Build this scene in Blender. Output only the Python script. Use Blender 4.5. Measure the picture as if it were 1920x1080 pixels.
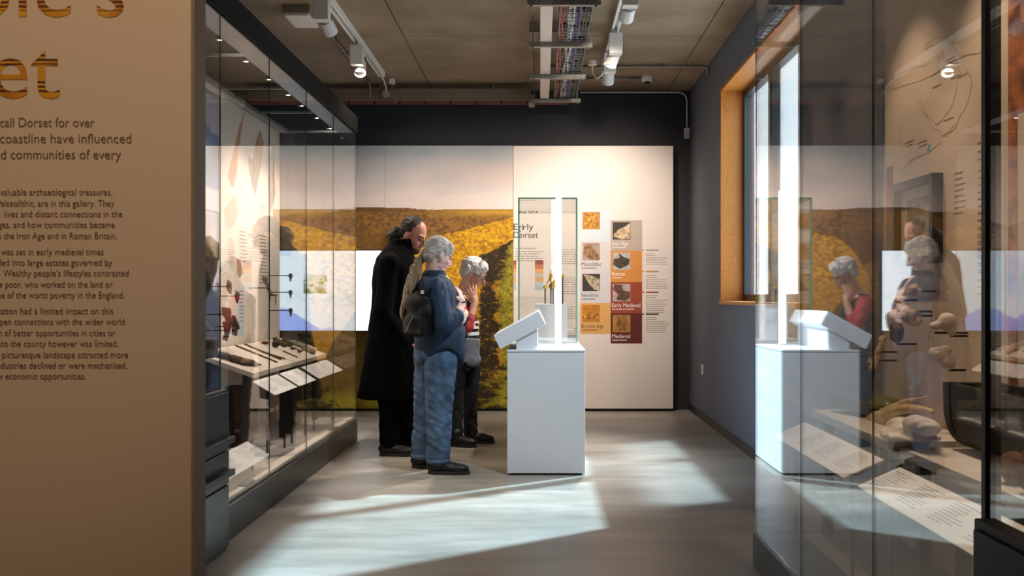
import bpy, bmesh, math, random
import numpy as np
from mathutils import Vector, Matrix, Euler

# ------------------------------------------------------------------ scene, camera, light
for o in list(bpy.data.objects):
    bpy.data.objects.remove(o)
scene = bpy.context.scene
COL = scene.collection
RNG = random.Random(7)

F = 1867.0            # focal length in pixels of the 1920 px wide frame
VX, VY = 1013.0, 556.0  # vanishing point of the room's depth axis
EYE = 1.25

cam_data = bpy.data.cameras.new('camera')
cam = bpy.data.objects.new('camera', cam_data)
COL.objects.link(cam)
cam.location = (0, 0, EYE)
cam.rotation_euler = (math.pi / 2, 0, 0)
cam_data.sensor_width = 36
cam_data.lens = F / 1920 * 36
cam_data.shift_x = -(VX - 960) / 1920
cam_data.shift_y = (VY - 540) / 1920
cam_data.clip_start = 0.05
cam_data.dof.use_dof = True
cam_data.dof.focus_distance = 7.3
cam_data.dof.aperture_fstop = 9.0
scene.camera = cam

world = bpy.data.worlds.new('world')
scene.world = world
world.use_nodes = True
bg = world.node_tree.nodes['Background']
bg.inputs[0].default_value = (0.80, 0.91, 1.0, 1)
bg.inputs[1].default_value = 4.0

def sun(name, direction, strength, color, angle):
    l = bpy.data.lights.new(name, 'SUN')
    l.energy = strength
    l.color = color
    l.angle = math.radians(angle)
    o = bpy.data.objects.new(name, l)
    COL.objects.link(o)
    o.rotation_euler = Vector(direction).to_track_quat('-Z', 'Y').to_euler()
    o.location = (6, 10, 6)
    return o

sun('sun', (-1, -0.74, -0.95), 15.0, (0.55, 0.82, 1.0), 1.6)
sun('second_sun_floor_patch', (-1, -0.45, -2.5), 7.5, (0.58, 0.83, 1.0), 5.0)  # added second sun for the pale floor patch; no facade stands outside

scene.view_settings.view_transform = 'Standard'
scene.view_settings.look = 'None'
scene.view_settings.gamma = 1
scene.view_settings.use_curve_mapping = False
scene.view_settings.exposure = 0.0
scene.cycles.transparent_max_bounces = 40
scene.cycles.max_bounces = 10
scene.cycles.diffuse_bounces = 4
scene.cycles.glossy_bounces = 4
scene.cycles.caustics_reflective = False
scene.cycles.caustics_refractive = False

# ------------------------------------------------------------------ helpers
def lin(c):
    out = []
    for v in c[:3]:
        v = v / 255.0
        out.append(v / 12.92 if v <= 0.04045 else ((v + 0.055) / 1.055) ** 2.4)
    return tuple(out) + (1,)

def at(px, py, d):
    """a point of the room seen at (px, py) of the 1920x1080 frame, d metres away"""
    return Vector(((px - VX) * d / F, d, EYE - (py - VY) * d / F))

def onx(px, py, X):
    """a point on the vertical plane x = X"""
    d = X * F / (px - VX)
    return Vector((X, d, EYE - (py - VY) * d / F))

MATS = {}
def mat(name, rgb, rough=0.6, metal=0.0, noise=None, bump=None, emit=None, spec=0.5, stretch=None, sheen=0):
    """noise=(scale, rgb2, detail[, lo, hi]); bump=(scale, strength)"""
    if name in MATS:
        return MATS[name]
    m = bpy.data.materials.new(name)
    m.use_nodes = True
    nt = m.node_tree
    b = nt.nodes['Principled BSDF']
    b.inputs['Base Color'].default_value = lin(rgb)
    b.inputs['Roughness'].default_value = rough
    b.inputs['Metallic'].default_value = metal
    b.inputs['Specular IOR Level'].default_value = spec
    if sheen:
        b.inputs['Sheen Weight'].default_value = sheen
    tc = nt.nodes.new('ShaderNodeTexCoord')
    src = tc.outputs['Object']
    if stretch:
        mp = nt.nodes.new('ShaderNodeMapping')
        mp.inputs['Scale'].default_value = stretch
        nt.links.new(src, mp.inputs['Vector'])
        src = mp.outputs['Vector']
    if noise:
        n = nt.nodes.new('ShaderNodeTexNoise')
        n.inputs['Scale'].default_value = noise[0]
        n.inputs['Detail'].default_value = noise[2]
        nt.links.new(src, n.inputs['Vector'])
        r = nt.nodes.new('ShaderNodeMapRange')
        r.inputs['From Min'].default_value = noise[3] if len(noise) > 3 else 0.3
        r.inputs['From Max'].default_value = noise[4] if len(noise) > 4 else 0.7
        nt.links.new(n.outputs['Fac'], r.inputs['Value'])
        mx = nt.nodes.new('ShaderNodeMix')
        mx.data_type = 'RGBA'
        mx.inputs[6].default_value = lin(rgb)
        mx.inputs[7].default_value = lin(noise[1])
        nt.links.new(r.outputs['Result'], mx.inputs[0])
        nt.links.new(mx.outputs[2], b.inputs['Base Color'])
    if bump:
        n2 = nt.nodes.new('ShaderNodeTexNoise')
        n2.inputs['Scale'].default_value = bump[0]
        n2.inputs['Detail'].default_value = 4
        nt.links.new(src, n2.inputs['Vector'])
        bp = nt.nodes.new('ShaderNodeBump')
        bp.inputs['Strength'].default_value = bump[1]
        bp.inputs['Distance'].default_value = 0.02
        nt.links.new(n2.outputs['Fac'], bp.inputs['Height'])
        nt.links.new(bp.outputs['Normal'], b.inputs['Normal'])
    if emit:
        b.inputs['Emission Color'].default_value = lin(emit[0])
        b.inputs['Emission Strength'].default_value = emit[1]
    MATS[name] = m
    return m

def glass_mat(name, tint, ior=1.5, boost=1.0):
    """architectural glass: clear transmission mixed with a Fresnel mirror"""
    m = bpy.data.materials.new(name)
    m.use_nodes = True
    nt = m.node_tree
    nt.nodes.remove(nt.nodes['Principled BSDF'])
    out = nt.nodes['Material Output']
    tr = nt.nodes.new('ShaderNodeBsdfTransparent')
    tr.inputs[0].default_value = (*tint, 1)
    gl = nt.nodes.new('ShaderNodeBsdfAnisotropic')
    gl.inputs['Roughness'].default_value = 0.0
    gl.inputs['Color'].default_value = (1, 1, 1, 1)
    geo = nt.nodes.new('ShaderNodeNewGeometry')
    ml = nt.nodes.new('ShaderNodeMath'); ml.operation = 'MULTIPLY_ADD'
    ml.inputs[1].default_value = -2; ml.inputs[2].default_value = 1
    nt.links.new(geo.outputs['Backfacing'], ml.inputs[0])
    pw = nt.nodes.new('ShaderNodeMath'); pw.operation = 'POWER'
    pw.inputs[0].default_value = ior
    nt.links.new(ml.outputs[0], pw.inputs[1])
    fr = nt.nodes.new('ShaderNodeFresnel')
    nt.links.new(pw.outputs[0], fr.inputs['IOR'])
    bo = nt.nodes.new('ShaderNodeMath'); bo.operation = 'MULTIPLY'; bo.use_clamp = True
    bo.inputs[1].default_value = boost
    nt.links.new(fr.outputs[0], bo.inputs[0])
    mx = nt.nodes.new('ShaderNodeMixShader')
    nt.links.new(bo.outputs[0], mx.inputs[0])
    nt.links.new(tr.outputs[0], mx.inputs[1])
    nt.links.new(gl.outputs[0], mx.inputs[2])
    nt.links.new(mx.outputs[0], out.inputs['Surface'])
    MATS[name] = m
    return m

def vcol_mat(name, rough=0.6, emission=0.0, fine=None):
    """a flat print (or screen picture) whose ink colours are stored per vertex"""
    m = bpy.data.materials.new(name)
    m.use_nodes = True
    nt = m.node_tree
    b = nt.nodes['Principled BSDF']
    a = nt.nodes.new('ShaderNodeVertexColor')
    a.layer_name = 'ink'
    nt.links.new(a.outputs['Color'], b.inputs['Base Color'])
    b.inputs['Roughness'].default_value = rough
    b.inputs['Specular IOR Level'].default_value = 0.3
    if emission:
        b.inputs['Base Color'].default_value = (0, 0, 0, 1)
        nt.links.remove(b.inputs['Base Color'].links[0])
        nt.links.new(a.outputs['Color'], b.inputs['Emission Color'])
        b.inputs['Emission Strength'].default_value = emission
    MATS[name] = m
    return m

class MB:
    """collects faces; build() links them as ONE mesh object"""
    def __init__(self):
        self.v, self.f, self.mi = [], [], []
        self.slot = 0
    def face(self, pts):
        i = len(self.v)
        self.v += [Vector(p) for p in pts]
        self.f.append(tuple(range(i, i + len(pts))))
        self.mi.append(self.slot)
        return self
    def quads(self, rings, closed=True, cap0=True, cap1=True):
        base = len(self.v)
        n = len(rings[0])
        for r in rings:
            self.v += [Vector(p) for p in r]
        for k in range(len(rings) - 1):
            for j in range(n if closed else n - 1):
                a = base + k * n + j
                b = base + k * n + (j + 1) % n
                self.f.append((a, b, b + n, a + n)); self.mi.append(self.slot)
        if cap0:
            self.f.append(tuple(base + j for j in reversed(range(n)))); self.mi.append(self.slot)
        if cap1:
            o = base + (len(rings) - 1) * n
            self.f.append(tuple(o + j for j in range(n))); self.mi.append(self.slot)
        return self
    def box(self, x0, x1, y0, y1, z0, z1):
        x0, x1 = min(x0, x1), max(x0, x1); y0, y1 = min(y0, y1), max(y0, y1); z0, z1 = min(z0, z1), max(z0, z1)
        return self.quads([[(x0, y0, z0), (x1, y0, z0), (x1, y1, z0), (x0, y1, z0)],
                           [(x0, y0, z1), (x1, y0, z1), (x1, y1, z1), (x0, y1, z1)]])
    def obox(self, c, half, rot):
        R = rot if isinstance(rot, Matrix) else Euler(rot).to_matrix()
        c = Vector(c)
        P = lambda a, b, d: c + R @ Vector((a * half[0], b * half[1], d * half[2]))
        return self.quads([[P(-1, -1, -1), P(1, -1, -1), P(1, 1, -1), P(-1, 1, -1)],
                           [P(-1, -1, 1), P(1, -1, 1), P(1, 1, 1), P(-1, 1, 1)]])
    def prism(self, pts, off):
        off = Vector(off)
        a = [Vector(p) for p in pts]
        n = sum(((a[i] - a[0]).cross(a[(i + 1) % len(a)] - a[0]) for i in range(len(a))), Vector())
        if n.dot(off) < 0:
            a = a[::-1]
        return self.quads([a, [p + off for p in a]])
    def tube(self, pts, r, n=10, cap=True):
        pts = [Vector(p) for p in pts]
        rs = r if isinstance(r, (list, tuple)) else [r] * len(pts)
        rings = []
        prev = None
        for i, p in enumerate(pts):
            t = (pts[min(i + 1, len(pts) - 1)] - pts[max(i - 1, 0)])
            t = t.normalized() if t.length > 1e-9 else Vector((0, 0, 1))
            if prev is None:
                u = t.orthogonal().normalized()
            else:
                u = prev - t * prev.dot(t)
                u = u.normalized() if u.length > 1e-6 else t.orthogonal().normalized()
            prev = u
            w = t.cross(u)
            rings.append([p + rs[i] * (math.cos(2 * math.pi * j / n) * u + math.sin(2 * math.pi * j / n) * w) for j in range(n)])
        return self.quads(rings, True, cap, cap)
    def cap(self, p0, p1, r0, r1, n=14):
        """tapered capsule"""
        p0, p1 = Vector(p0), Vector(p1)
        t = (p1 - p0)
        t = t.normalized() if t.length > 1e-9 else Vector((0, 0, 1))
        pts, rs = [], []
        for k in range(5):
            a = math.pi / 2 * (1 - k / 4)
            pts.append(p0 - t * r0 * math.sin(a)); rs.append(max(r0 * math.cos(a), 1e-4))
        for k in range(5):
            a = math.pi / 2 * k / 4
            pts.append(p1 + t * r1 * math.sin(a)); rs.append(max(r1 * math.cos(a), 1e-4))
        u = t.orthogonal().normalized(); w = t.cross(u)
        rings = [[p + rr * (math.cos(2 * math.pi * j / n) * u + math.sin(2 * math.pi * j / n) * w) for j in range(n)] for p, rr in zip(pts, rs)]
        return self.quads(rings)
    def chain(self, pts, rs, n=14):
        for i in range(len(pts) - 1):
            self.cap(pts[i], pts[i + 1], rs[i], rs[i + 1], n)
        return self
    def ell(self, c, r, rot=None, nu=18, nv=11):
        c = Vector(c)
        R = Matrix.Identity(3) if rot is None else (rot if isinstance(rot, Matrix) else Euler(rot).to_matrix())
        rings = []
        for k in range(nv):
            a = -math.pi / 2 + math.pi * (k + 0.15 * (1 if k == 0 else (-1 if k == nv - 1 else 0))) / (nv - 1)
            rings.append([c + R @ Vector((r[0] * math.cos(a) * math.cos(2 * math.pi * j / nu),
                                          r[1] * math.cos(a) * math.sin(2 * math.pi * j / nu),
                                          r[2] * math.sin(a))) for j in range(nu)])
        return self.quads(rings)
    def lathe(self, c, prof, n=24, axis='z'):
        c = Vector(c)
        rings = []
        for r, z in prof:
            ring = []
            for j in range(n):
                a = 2 * math.pi * j / n
                q = (r * math.cos(a), r * math.sin(a), z)
                if axis == 'x':
                    q = (q[2], q[0], q[1])
                elif axis == 'y':
                    q = (q[1], q[2], q[0])
                ring.append(c + Vector(q))
            rings.append(ring)
        return self.quads(rings)
    def mesh(self, name, off=(0, 0, 0)):
        me = bpy.data.meshes.new(name)
        o = Vector(off)
        me.from_pydata([tuple(p - o) for p in self.v], [], self.f)
        if any(self.mi):
            me.polygons.foreach_set('material_index', self.mi)
        me.update()
        return me
    def build(self, name, m, parent=None, smooth=False, bevel=0.0, fix=True, slots=()):
        off = world_loc(parent)
        me = self.mesh(name, off)
        if fix:
            bm = bmesh.new(); bm.from_mesh(me)
            bmesh.ops.remove_doubles(bm, verts=bm.verts, dist=1e-6)
            bmesh.ops.recalc_face_normals(bm, faces=bm.faces)
            bm.to_mesh(me); bm.free()
        me.materials.append(m)
        for s in slots:
            me.materials.append(s)
        if smooth:
            for p in me.polygons:
                p.use_smooth = True
        o = bpy.data.objects.new(name, me)
        COL.objects.link(o)
        if parent:
            o.parent = parent
        if bevel:
            bv = o.modifiers.new('bevel', 'BEVEL')
            bv.width = bevel; bv.segments = 2; bv.limit_method = 'ANGLE'
        return o

def world_loc(o):
    p = Vector((0, 0, 0))
    while o is not None:
        p += o.location
        o = o.parent
    return p

def tag(o, label, cat, group=None):
    o['label'] = label; o['category'] = cat
    if group:
        o['group'] = group
    return o

def thing(name, label, cat, loc=(0, 0, 0), group=None):
    o = bpy.data.objects.new(name, None)
    o.empty_display_size = 0.1
    COL.objects.link(o)
    o.location = loc
    return tag(o, label, cat, group)

def struct(o):
    o['kind'] = 'structure'
    return o

def copy_tree(root, loc, label=None):
    r = root.copy(); COL.objects.link(r); r.location = loc
    if label: r['label'] = label
    for ch in list(root.children):
        c = ch.copy(); COL.objects.link(c); c.parent = r
        for g in list(ch.children):
            e = g.copy(); COL.objects.link(e); e.parent = c
    return r

def bake(o, mods):
    """evaluate temporary modifiers into plain mesh data"""
    for kind, kw in mods:
        md = o.modifiers.new(kind.lower(), kind)
        for k, v in kw.items():
            setattr(md, k, v)
    dg = bpy.context.evaluated_depsgraph_get()
    dg.update()
    me = bpy.data.meshes.new_from_object(o.evaluated_get(dg))
    o.modifiers.clear()
    old = o.data
    me.name = o.name
    o.data = me
    bpy.data.meshes.remove(old)
    for p in me.polygons:
        p.use_smooth = True
    return o

def blob(mb, name, m, parent, voxel=0.008, smooth=4, deform=None):
    """closed primitives fused into one continuous skin"""
    o = mb.build(name, m, parent, fix=True)
    mods = [('REMESH', dict(mode='VOXEL', voxel_size=voxel))]
    if smooth:
        mods.append(('SMOOTH', dict(factor=0.5, iterations=smooth)))
    bake(o, mods)
    if not o.data.materials:
        o.data.materials.append(m)
    if deform:
        off = world_loc(parent)
        n = len(o.data.vertices)
        co = np.empty(n * 3, np.float32); o.data.vertices.foreach_get('co', co)
        no = np.empty(n * 3, np.float32); o.data.vertices.foreach_get('normal', no)
        co = co.reshape(-1, 3) + np.array(off, np.float32); no = no.reshape(-1, 3)
        co = deform(co, no) - np.array(off, np.float32)
        o.data.vertices.foreach_set('co', co.astype(np.float32).ravel()); o.data.update()
    return o

# smooth value noise for prints and wrinkles
def vnoise(x, y, seed, octaves=4, gain=0.5):
    r = np.random.RandomState(seed)
    G = r.rand(256, 256)
    out = np.zeros_like(x, dtype=float); amp = 1; tot = 0
    for k in range(octaves):
        fx, fy = x * 2 ** k + 17.3 * k, y * 2 ** k + 5.1 * k
        ix, iy = np.floor(fx).astype(int), np.floor(fy).astype(int)
        tx, ty = fx - ix, fy - iy
        tx = tx * tx * (3 - 2 * tx); ty = ty * ty * (3 - 2 * ty)
        g = lambda a, b: G[a % 256, b % 256]
        v = (g(ix, iy) * (1 - tx) + g(ix + 1, iy) * tx) * (1 - ty) + (g(ix, iy + 1) * (1 - tx) + g(ix + 1, iy + 1) * tx) * ty
        out += amp * v; tot += amp; amp *= gain
    return out / tot

def folds(amount, freq, seed, slant=.5, zst=1.0):
    """ridged cloth folds"""
    def f(co, no):
        a = co[:, 0] * freq + co[:, 1] * freq * .6; b = (co[:, 2] * zst + co[:, 0] * slant) * freq
        n = vnoise(a, b, seed, 2, .45); m = vnoise(a * .5 + 9, b * .6, seed + 1, 2)
        r = 1 - np.abs(2 * n - 1) * 2.2
        return co + no * ((np.clip(r, -.6, 1) * .7 + (m - .5) * .9) * amount)[:, None]
    return f

def wrinkle(amount, freq, seed, ystretch=1.0):
    def f(co, no):
        n = vnoise(co[:, 0] * freq + co[:, 1] * freq * 0.7, co[:, 2] * freq * ystretch + co[:, 1] * freq * 0.4, seed, 3)
        return co + no * ((n - 0.5) * amount * 2)[:, None]
    return f

def picture(name, m, parent, o, ux, uz, w, h, nx, nz, fn):
    """flat printed picture on a grid; fn(u, v) -> sRGB 0..255 rows; u to the right, v up, both 0..1"""
    off = world_loc(parent)
    o, ux, uz = Vector(o) - off, Vector(ux), Vector(uz)
    U, V = np.meshgrid(np.linspace(0, 1, nx), np.linspace(0, 1, nz))
    u, v = U.ravel(), V.ravel()
    co = np.array(o)[None] + u[:, None] * w * np.array(ux)[None] + v[:, None] * h * np.array(uz)[None]
    idx = np.arange(nx * nz).reshape(nz, nx)
    q = np.stack([idx[:-1, :-1], idx[:-1, 1:], idx[1:, 1:], idx[1:, :-1]], -1).reshape(-1, 4)
    me = bpy.data.meshes.new(name)
    me.vertices.add(len(co)); me.vertices.foreach_set('co', co.astype(np.float32).ravel())
    me.loops.add(q.size); me.loops.foreach_set('vertex_index', q.astype(np.int32).ravel())
    me.polygons.add(len(q))
    me.polygons.foreach_set('loop_start', (np.arange(len(q)) * 4).astype(np.int32))
    me.update(calc_edges=True)
    c = np.clip(fn(u, v), 0, 255) / 255.0
    c = np.where(c <= 0.04045, c / 12.92, ((c + 0.055) / 1.055) ** 2.4)
    ca = me.color_attributes.new('ink', 'FLOAT_COLOR', 'POINT')
    ca.data.foreach_set('color', np.concatenate([c, np.ones((len(c), 1))], 1).astype(np.float32).ravel())
    me.materials.append(m)
    ob = bpy.data.objects.new(name, me)
    COL.objects.link(ob)
    if parent: ob.parent = parent
    return ob

_txt = {}
def text_geo(s, spacing=1.0):
    if (s, spacing) in _txt: return _txt[(s, spacing)]
    cu = bpy.data.curves.new('t', 'FONT')
    cu.body = s; cu.resolution_u = 3; cu.size = 1; cu.space_character = spacing
    ob = bpy.data.objects.new('t', cu); COL.objects.link(ob)
    dg = bpy.context.evaluated_depsgraph_get(); dg.update()
    me = bpy.data.meshes.new_from_object(ob.evaluated_get(dg))
    vs = [v.co.copy() for v in me.vertices]; fs = [tuple(p.vertices) for p in me.polygons]
    bpy.data.objects.remove(ob); bpy.data.curves.remove(cu); bpy.data.meshes.remove(me)
    _txt[(s, spacing)] = (vs, fs)
    return vs, fs

def add_text(mb, s, p0, ux, uz, width=None, size=None, ysize=None):
    """print s with its left baseline at p0; either a width in metres or a font size"""
    vs, fs = text_geo(s)
    if not vs: return
    x0 = min(v.x for v in vs); x1 = max(v.x for v in vs)
    sx = width / (x1 - x0) if width else size
    sy = ysize if ysize else sx
    ux, uz, p0 = Vector(ux), Vector(uz), Vector(p0)
    b = len(mb.v)
    mb.v += [p0 + ux * ((v.x - x0) * sx) + uz * (v.y * sy) for v in vs]
    for f in fs:
        mb.f.append(tuple(b + i for i in f)); mb.mi.append(mb.slot)

def greek(mb, p0, ux, uz, w, lines, pitch, thick, seed, ragged=0.25):
    """rows of small print too small to read: word-length dashes"""
    r = random.Random(seed)
    p0, ux, uz = Vector(p0), Vector(ux), Vector(uz)
    for k in range(lines):
        x = 0; end = w * (1 - ragged * r.random())
        while x < end:
            ww = min(w * r.uniform(0.05, 0.16), end - x)
            a = p0 + ux * x - uz * (k * pitch)
            mb.face([a, a + ux * ww, a + ux * ww - uz * thick, a - uz * thick])
            x += ww + w * 0.025

def spot(name, parent, loc, target, power, color, size_deg, blend=0.6, radius=0.03):
    l = bpy.data.lights.new(name, 'SPOT')
    l.energy = power; l.color = color; l.spot_size = math.radians(size_deg); l.spot_blend = blend
    l.shadow_soft_size = radius
    o = bpy.data.objects.new(name, l)
    COL.objects.link(o)
    o.location = Vector(loc) - world_loc(parent)
    o.rotation_euler = (Vector(target) - Vector(loc)).to_track_quat('-Z', 'Y').to_euler()
    if parent: o.parent = parent
    return o

# ------------------------------------------------------------------ materials
WHITE = mat('white_paint', (236, 232, 228), 0.5)
PANEL = mat('panel_laminate', (238, 226, 218), 0.55, bump=(60, 0.02))
INTRO = mat('intro_board', (226, 203, 178), 0.6, bump=(40, 0.03))
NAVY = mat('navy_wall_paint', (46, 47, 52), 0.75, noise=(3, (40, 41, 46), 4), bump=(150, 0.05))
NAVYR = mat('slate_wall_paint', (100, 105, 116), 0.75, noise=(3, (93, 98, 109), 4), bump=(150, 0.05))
CONC = mat('ceiling_concrete', (158, 138, 112), 0.85, noise=(2.2, (122, 106, 84), 8, 0.3, 0.75), bump=(30, 0.15))
DARK = mat('dark_metal', (34, 36, 38), 0.45, 0.3)
BLACK = mat('black_metal', (14, 14, 15), 0.5, 0.2)
GALV = mat('galvanised_steel', (150, 148, 140), 0.42, 0.7, noise=(40, (118, 116, 110), 3))
TRUNK = mat('painted_trunking', (214, 196, 182), 0.5)
WPLAST = mat('white_plastic', (226, 222, 216), 0.45)
PLINTH = mat('plinth_white', (228, 231, 236), 0.42)
CASEDK = mat('case_plinth_dark', (42, 46, 46), 0.35, 0.2)
CARD = mat('label_card', (244, 240, 238), 0.5)
INK = mat('printed_ink', (84, 70, 62), 0.7)
INKD = mat('dark_ink', (70, 62, 58), 0.7)
INKW = mat('white_ink', (246, 240, 234), 0.7)
GLASS = glass_mat('case_glass', (0.985, 0.992, 0.988), 1.55, 1.25)
GLASSE = mat('glass_edge', (36, 62, 54), 0.15, spec=0.8)
GLASSG = mat('glass_edge_green', (96, 158, 138), 0.15, spec=0.8)
WGLASS = glass_mat('window_glass', (0.97, 0.985, 0.99), 1.45)
LENS = mat('lamp_lens', (255, 250, 240), 0.3, emit=((255, 244, 226), 14))
SHELF = mat('shelf_board', (214, 200, 184), 0.5)
PIN = mat('black_pin', (20, 18, 17), 0.5, 0.4)
BONE = mat('bone', (228, 204, 172), 0.6, noise=(28, (164, 130, 96), 6), bump=(60, 0.6))
PLASTER = mat('plaster_cast', (230, 214, 198), 0.6, noise=(20, (206, 186, 166), 5), bump=(40, 0.2))
ANTLER = mat('antler', (226, 192, 130), 0.5, noise=(14, (196, 152, 92), 5), bump=(50, 0.2))
BROWN = mat('brown_wood', (92, 66, 44), 0.7, noise=(18, (52, 36, 24), 6), bump=(40, 0.4))
DKWOOD = mat('bog_oak', (28, 20, 15), 0.65, noise=(9, (15, 11, 9), 6), bump=(20, 0.4), stretch=(6, 1, 6))
RUST = mat('rusty_iron', (112, 80, 54), 0.8, noise=(30, (58, 42, 32), 6), bump=(60, 0.5))
BRONZE = mat('bronze', (96, 84, 56), 0.45, 0.7, noise=(30, (60, 52, 36), 4))
GOLD = mat('gold', (232, 176, 72), 0.28, 1.0)
STONE = mat('brown_stone', (124, 88, 62), 0.85, noise=(20, (86, 58, 40), 6), bump=(30, 0.4))

# polished concrete floor
def floor_material():
    m = bpy.data.materials.new('polished_concrete'); m.use_nodes = True
    nt = m.node_tree; b = nt.nodes['Principled BSDF']
    tc = nt.nodes.new('ShaderNodeTexCoord')
    n1 = nt.nodes.new('ShaderNodeTexNoise'); n1.inputs['Scale'].default_value = 1.3; n1.inputs['Detail'].default_value = 9; n1.inputs['Roughness'].default_value = 0.62
    n2 = nt.nodes.new('ShaderNodeTexNoise'); n2.inputs['Scale'].default_value = 7; n2.inputs['Detail'].default_value = 8
    mp = nt.nodes.new('ShaderNodeMapping'); mp.inputs['Scale'].default_value = (0.45, 1.6, 1)
    nt.links.new(tc.outputs['Object'], mp.inputs['Vector'])
    nt.links.new(mp.outputs[0], n1.inputs['Vector']); nt.links.new(mp.outputs[0], n2.inputs['Vector'])
    cr = nt.nodes.new('ShaderNodeValToRGB')
    e = cr.color_ramp.elements
    e[0].position = 0.30; e[0].color = lin((126, 119, 108))
    e[1].position = 0.72; e[1].color = lin((182, 174, 163))
    nt.links.new(n1.outputs['Fac'], cr.inputs['Fac'])
    mx = nt.nodes.new('ShaderNodeMix'); mx.data_type = 'RGBA'; mx.blend_type = 'MULTIPLY'
    mx.inputs[0].default_value = 0.35
    nt.links.new(cr.outputs[0], mx.inputs[6])
    r2 = nt.nodes.new('ShaderNodeMapRange'); r2.inputs['From Min'].default_value = 0.3; r2.inputs['From Max'].default_value = 0.65
    r2.inputs['To Min'].default_value = 0.6
    nt.links.new(n2.outputs['Fac'], r2.inputs['Value'])
    nt.links.new(r2.outputs[0], mx.inputs[7])
    nt.links.new(mx.outputs[2], b.inputs['Base Color'])
    rr = nt.nodes.new('ShaderNodeMapRange'); rr.inputs['To Min'].default_value = 0.28; rr.inputs['To Max'].default_value = 0.5
    nt.links.new(n2.outputs['Fac'], rr.inputs['Value'])
    nt.links.new(rr.outputs[0], b.inputs['Roughness'])
    bp = nt.nodes.new('ShaderNodeBump'); bp.inputs['Strength'].default_value = 0.06; bp.inputs['Distance'].default_value = 0.01
    nt.links.new(n2.outputs['Fac'], bp.inputs['Height']); nt.links.new(bp.outputs[0], b.inputs['Normal'])
    b.inputs['Specular IOR Level'].default_value = 0.5
    return m
FLOORM = floor_material()

def timber_material():
    m = bpy.data.materials.new('oiled_plywood'); m.use_nodes = True
    nt = m.node_tree; b = nt.nodes['Principled BSDF']
    tc = nt.nodes.new('ShaderNodeTexCoord')
    mp = nt.nodes.new('ShaderNodeMapping'); mp.inputs['Scale'].default_value = (6, 6, 1.6)
    nt.links.new(tc.outputs['Object'], mp.inputs['Vector'])
    n = nt.nodes.new('ShaderNodeTexNoise'); n.inputs['Scale'].default_value = 2.4; n.inputs['Detail'].default_value = 3; n.inputs['Distortion'].default_value = 1.5
    nt.links.new(mp.outputs[0], n.inputs['Vector'])
    w = nt.nodes.new('ShaderNodeMath'); w.operation = 'MULTIPLY'; w.inputs[1].default_value = 14
    nt.links.new(n.outputs['Fac'], w.inputs[0])
    s = nt.nodes.new('ShaderNodeMath'); s.operation = 'FRACT'
    nt.links.new(w.outputs[0], s.inputs[0])
    cr = nt.nodes.new('ShaderNodeValToRGB'); e = cr.color_ramp.elements
    e[0].color = lin((200, 132, 52)); e[1].color = lin((174, 106, 38))
    nt.links.new(s.outputs[0], cr.inputs['Fac']); nt.links.new(cr.outputs[0], b.inputs['Base Color'])
    b.inputs['Roughness'].default_value = 0.5
    return m
TIMBER = timber_material()

# ------------------------------------------------------------------ room shell
XL, XR, Y0, Y1, ZC = -4.6, 1.65, -2.5, 11.0, 3.52
WY0, WY1, WZ0, WZ1 = 6.30, 9.06, 1.18, 3.14

struct(MB().box(XL - .1, XR + .3, Y0 - .1, Y1 + .1, -.1, 0).build('floor', FLOORM))
ceil = struct(MB().box(XL - .1, XR + .3, Y0 - .1, Y1 + .1, ZC + .015, ZC + .2).build('ceiling', mat('joint_shadow_concrete', (70, 60, 48), .9)))
xs = [XL, -3.80, -1.19, 1.41, XR]
ys = [Y0, .88, 3.48, 6.08, 8.68, Y1]
for i in range(4):
    for j in range(5):
        MB().box(xs[i] + .005, xs[i + 1] - .005, ys[j] + .005, ys[j + 1] - .005, ZC, ZC + .03).build('concrete_slab', CONC, ceil)
struct(MB().box(XL - .1, XR + .3, Y1, Y1 + .1, 0, ZC + .02).build('wall_back', NAVY))
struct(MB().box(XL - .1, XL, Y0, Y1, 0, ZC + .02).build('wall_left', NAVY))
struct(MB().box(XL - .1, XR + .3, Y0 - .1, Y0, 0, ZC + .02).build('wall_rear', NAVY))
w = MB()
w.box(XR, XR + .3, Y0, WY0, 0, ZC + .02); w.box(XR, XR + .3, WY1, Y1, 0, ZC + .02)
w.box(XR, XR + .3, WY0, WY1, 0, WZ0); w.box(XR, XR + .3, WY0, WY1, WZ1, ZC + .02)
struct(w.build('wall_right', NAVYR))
struct(MB().box(XR - .014, XR, 4.7, Y1, 0, .07).build('baseboard_right', mat('baseboard_dark', (46, 44, 44), .5)))
struct(MB().box(1.45, XR - .014, Y1 - .014, Y1, 0, .07).build('baseboard_back', MATS['baseboard_dark']))

win = bpy.data.objects.new('window_1', None); COL.objects.link(win); win.location = (XR, WY0, WZ0); struct(win)
win['label'] = 'tall timber-lined window in the slate wall'
t = .028
for nm, b in (('lining_board', (XR - .012, XR + .26, WY1 - t, WY1, WZ0, WZ1)), ('lining_board', (XR - .012, XR + .26, WY0, WY0 + t, WZ0, WZ1)),
              ('lining_board', (XR - .012, XR + .26, WY0 + t, WY1 - t, WZ1 - t, WZ1)), ('window_sill', (XR - .03, XR + .26, WY0 + t, WY1 - t, WZ0, WZ0 + t))):
    MB().box(*b).build(nm, TIMBER, win, bevel=.002)
FRAME = mat('window_frame_grey', (52, 60, 66), .35, .3)
a0, a1, b0, b1 = WY0 + t, WY1 - t, WZ0 + t, WZ1 - t
fx0, fx1 = XR + .19, XR + .255
m_ = MB()
m_.box(fx0, fx1, a0, a0 + .06, b0, b1); m_.box(fx0, fx1, a1 - .06, a1, b0, b1)
m_.box(fx0, fx1, a0 + .06, a1 - .06, b0, b0 + .06); m_.box(fx0, fx1, a0 + .06, a1 - .06, b1 - .06, b1)
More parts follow.
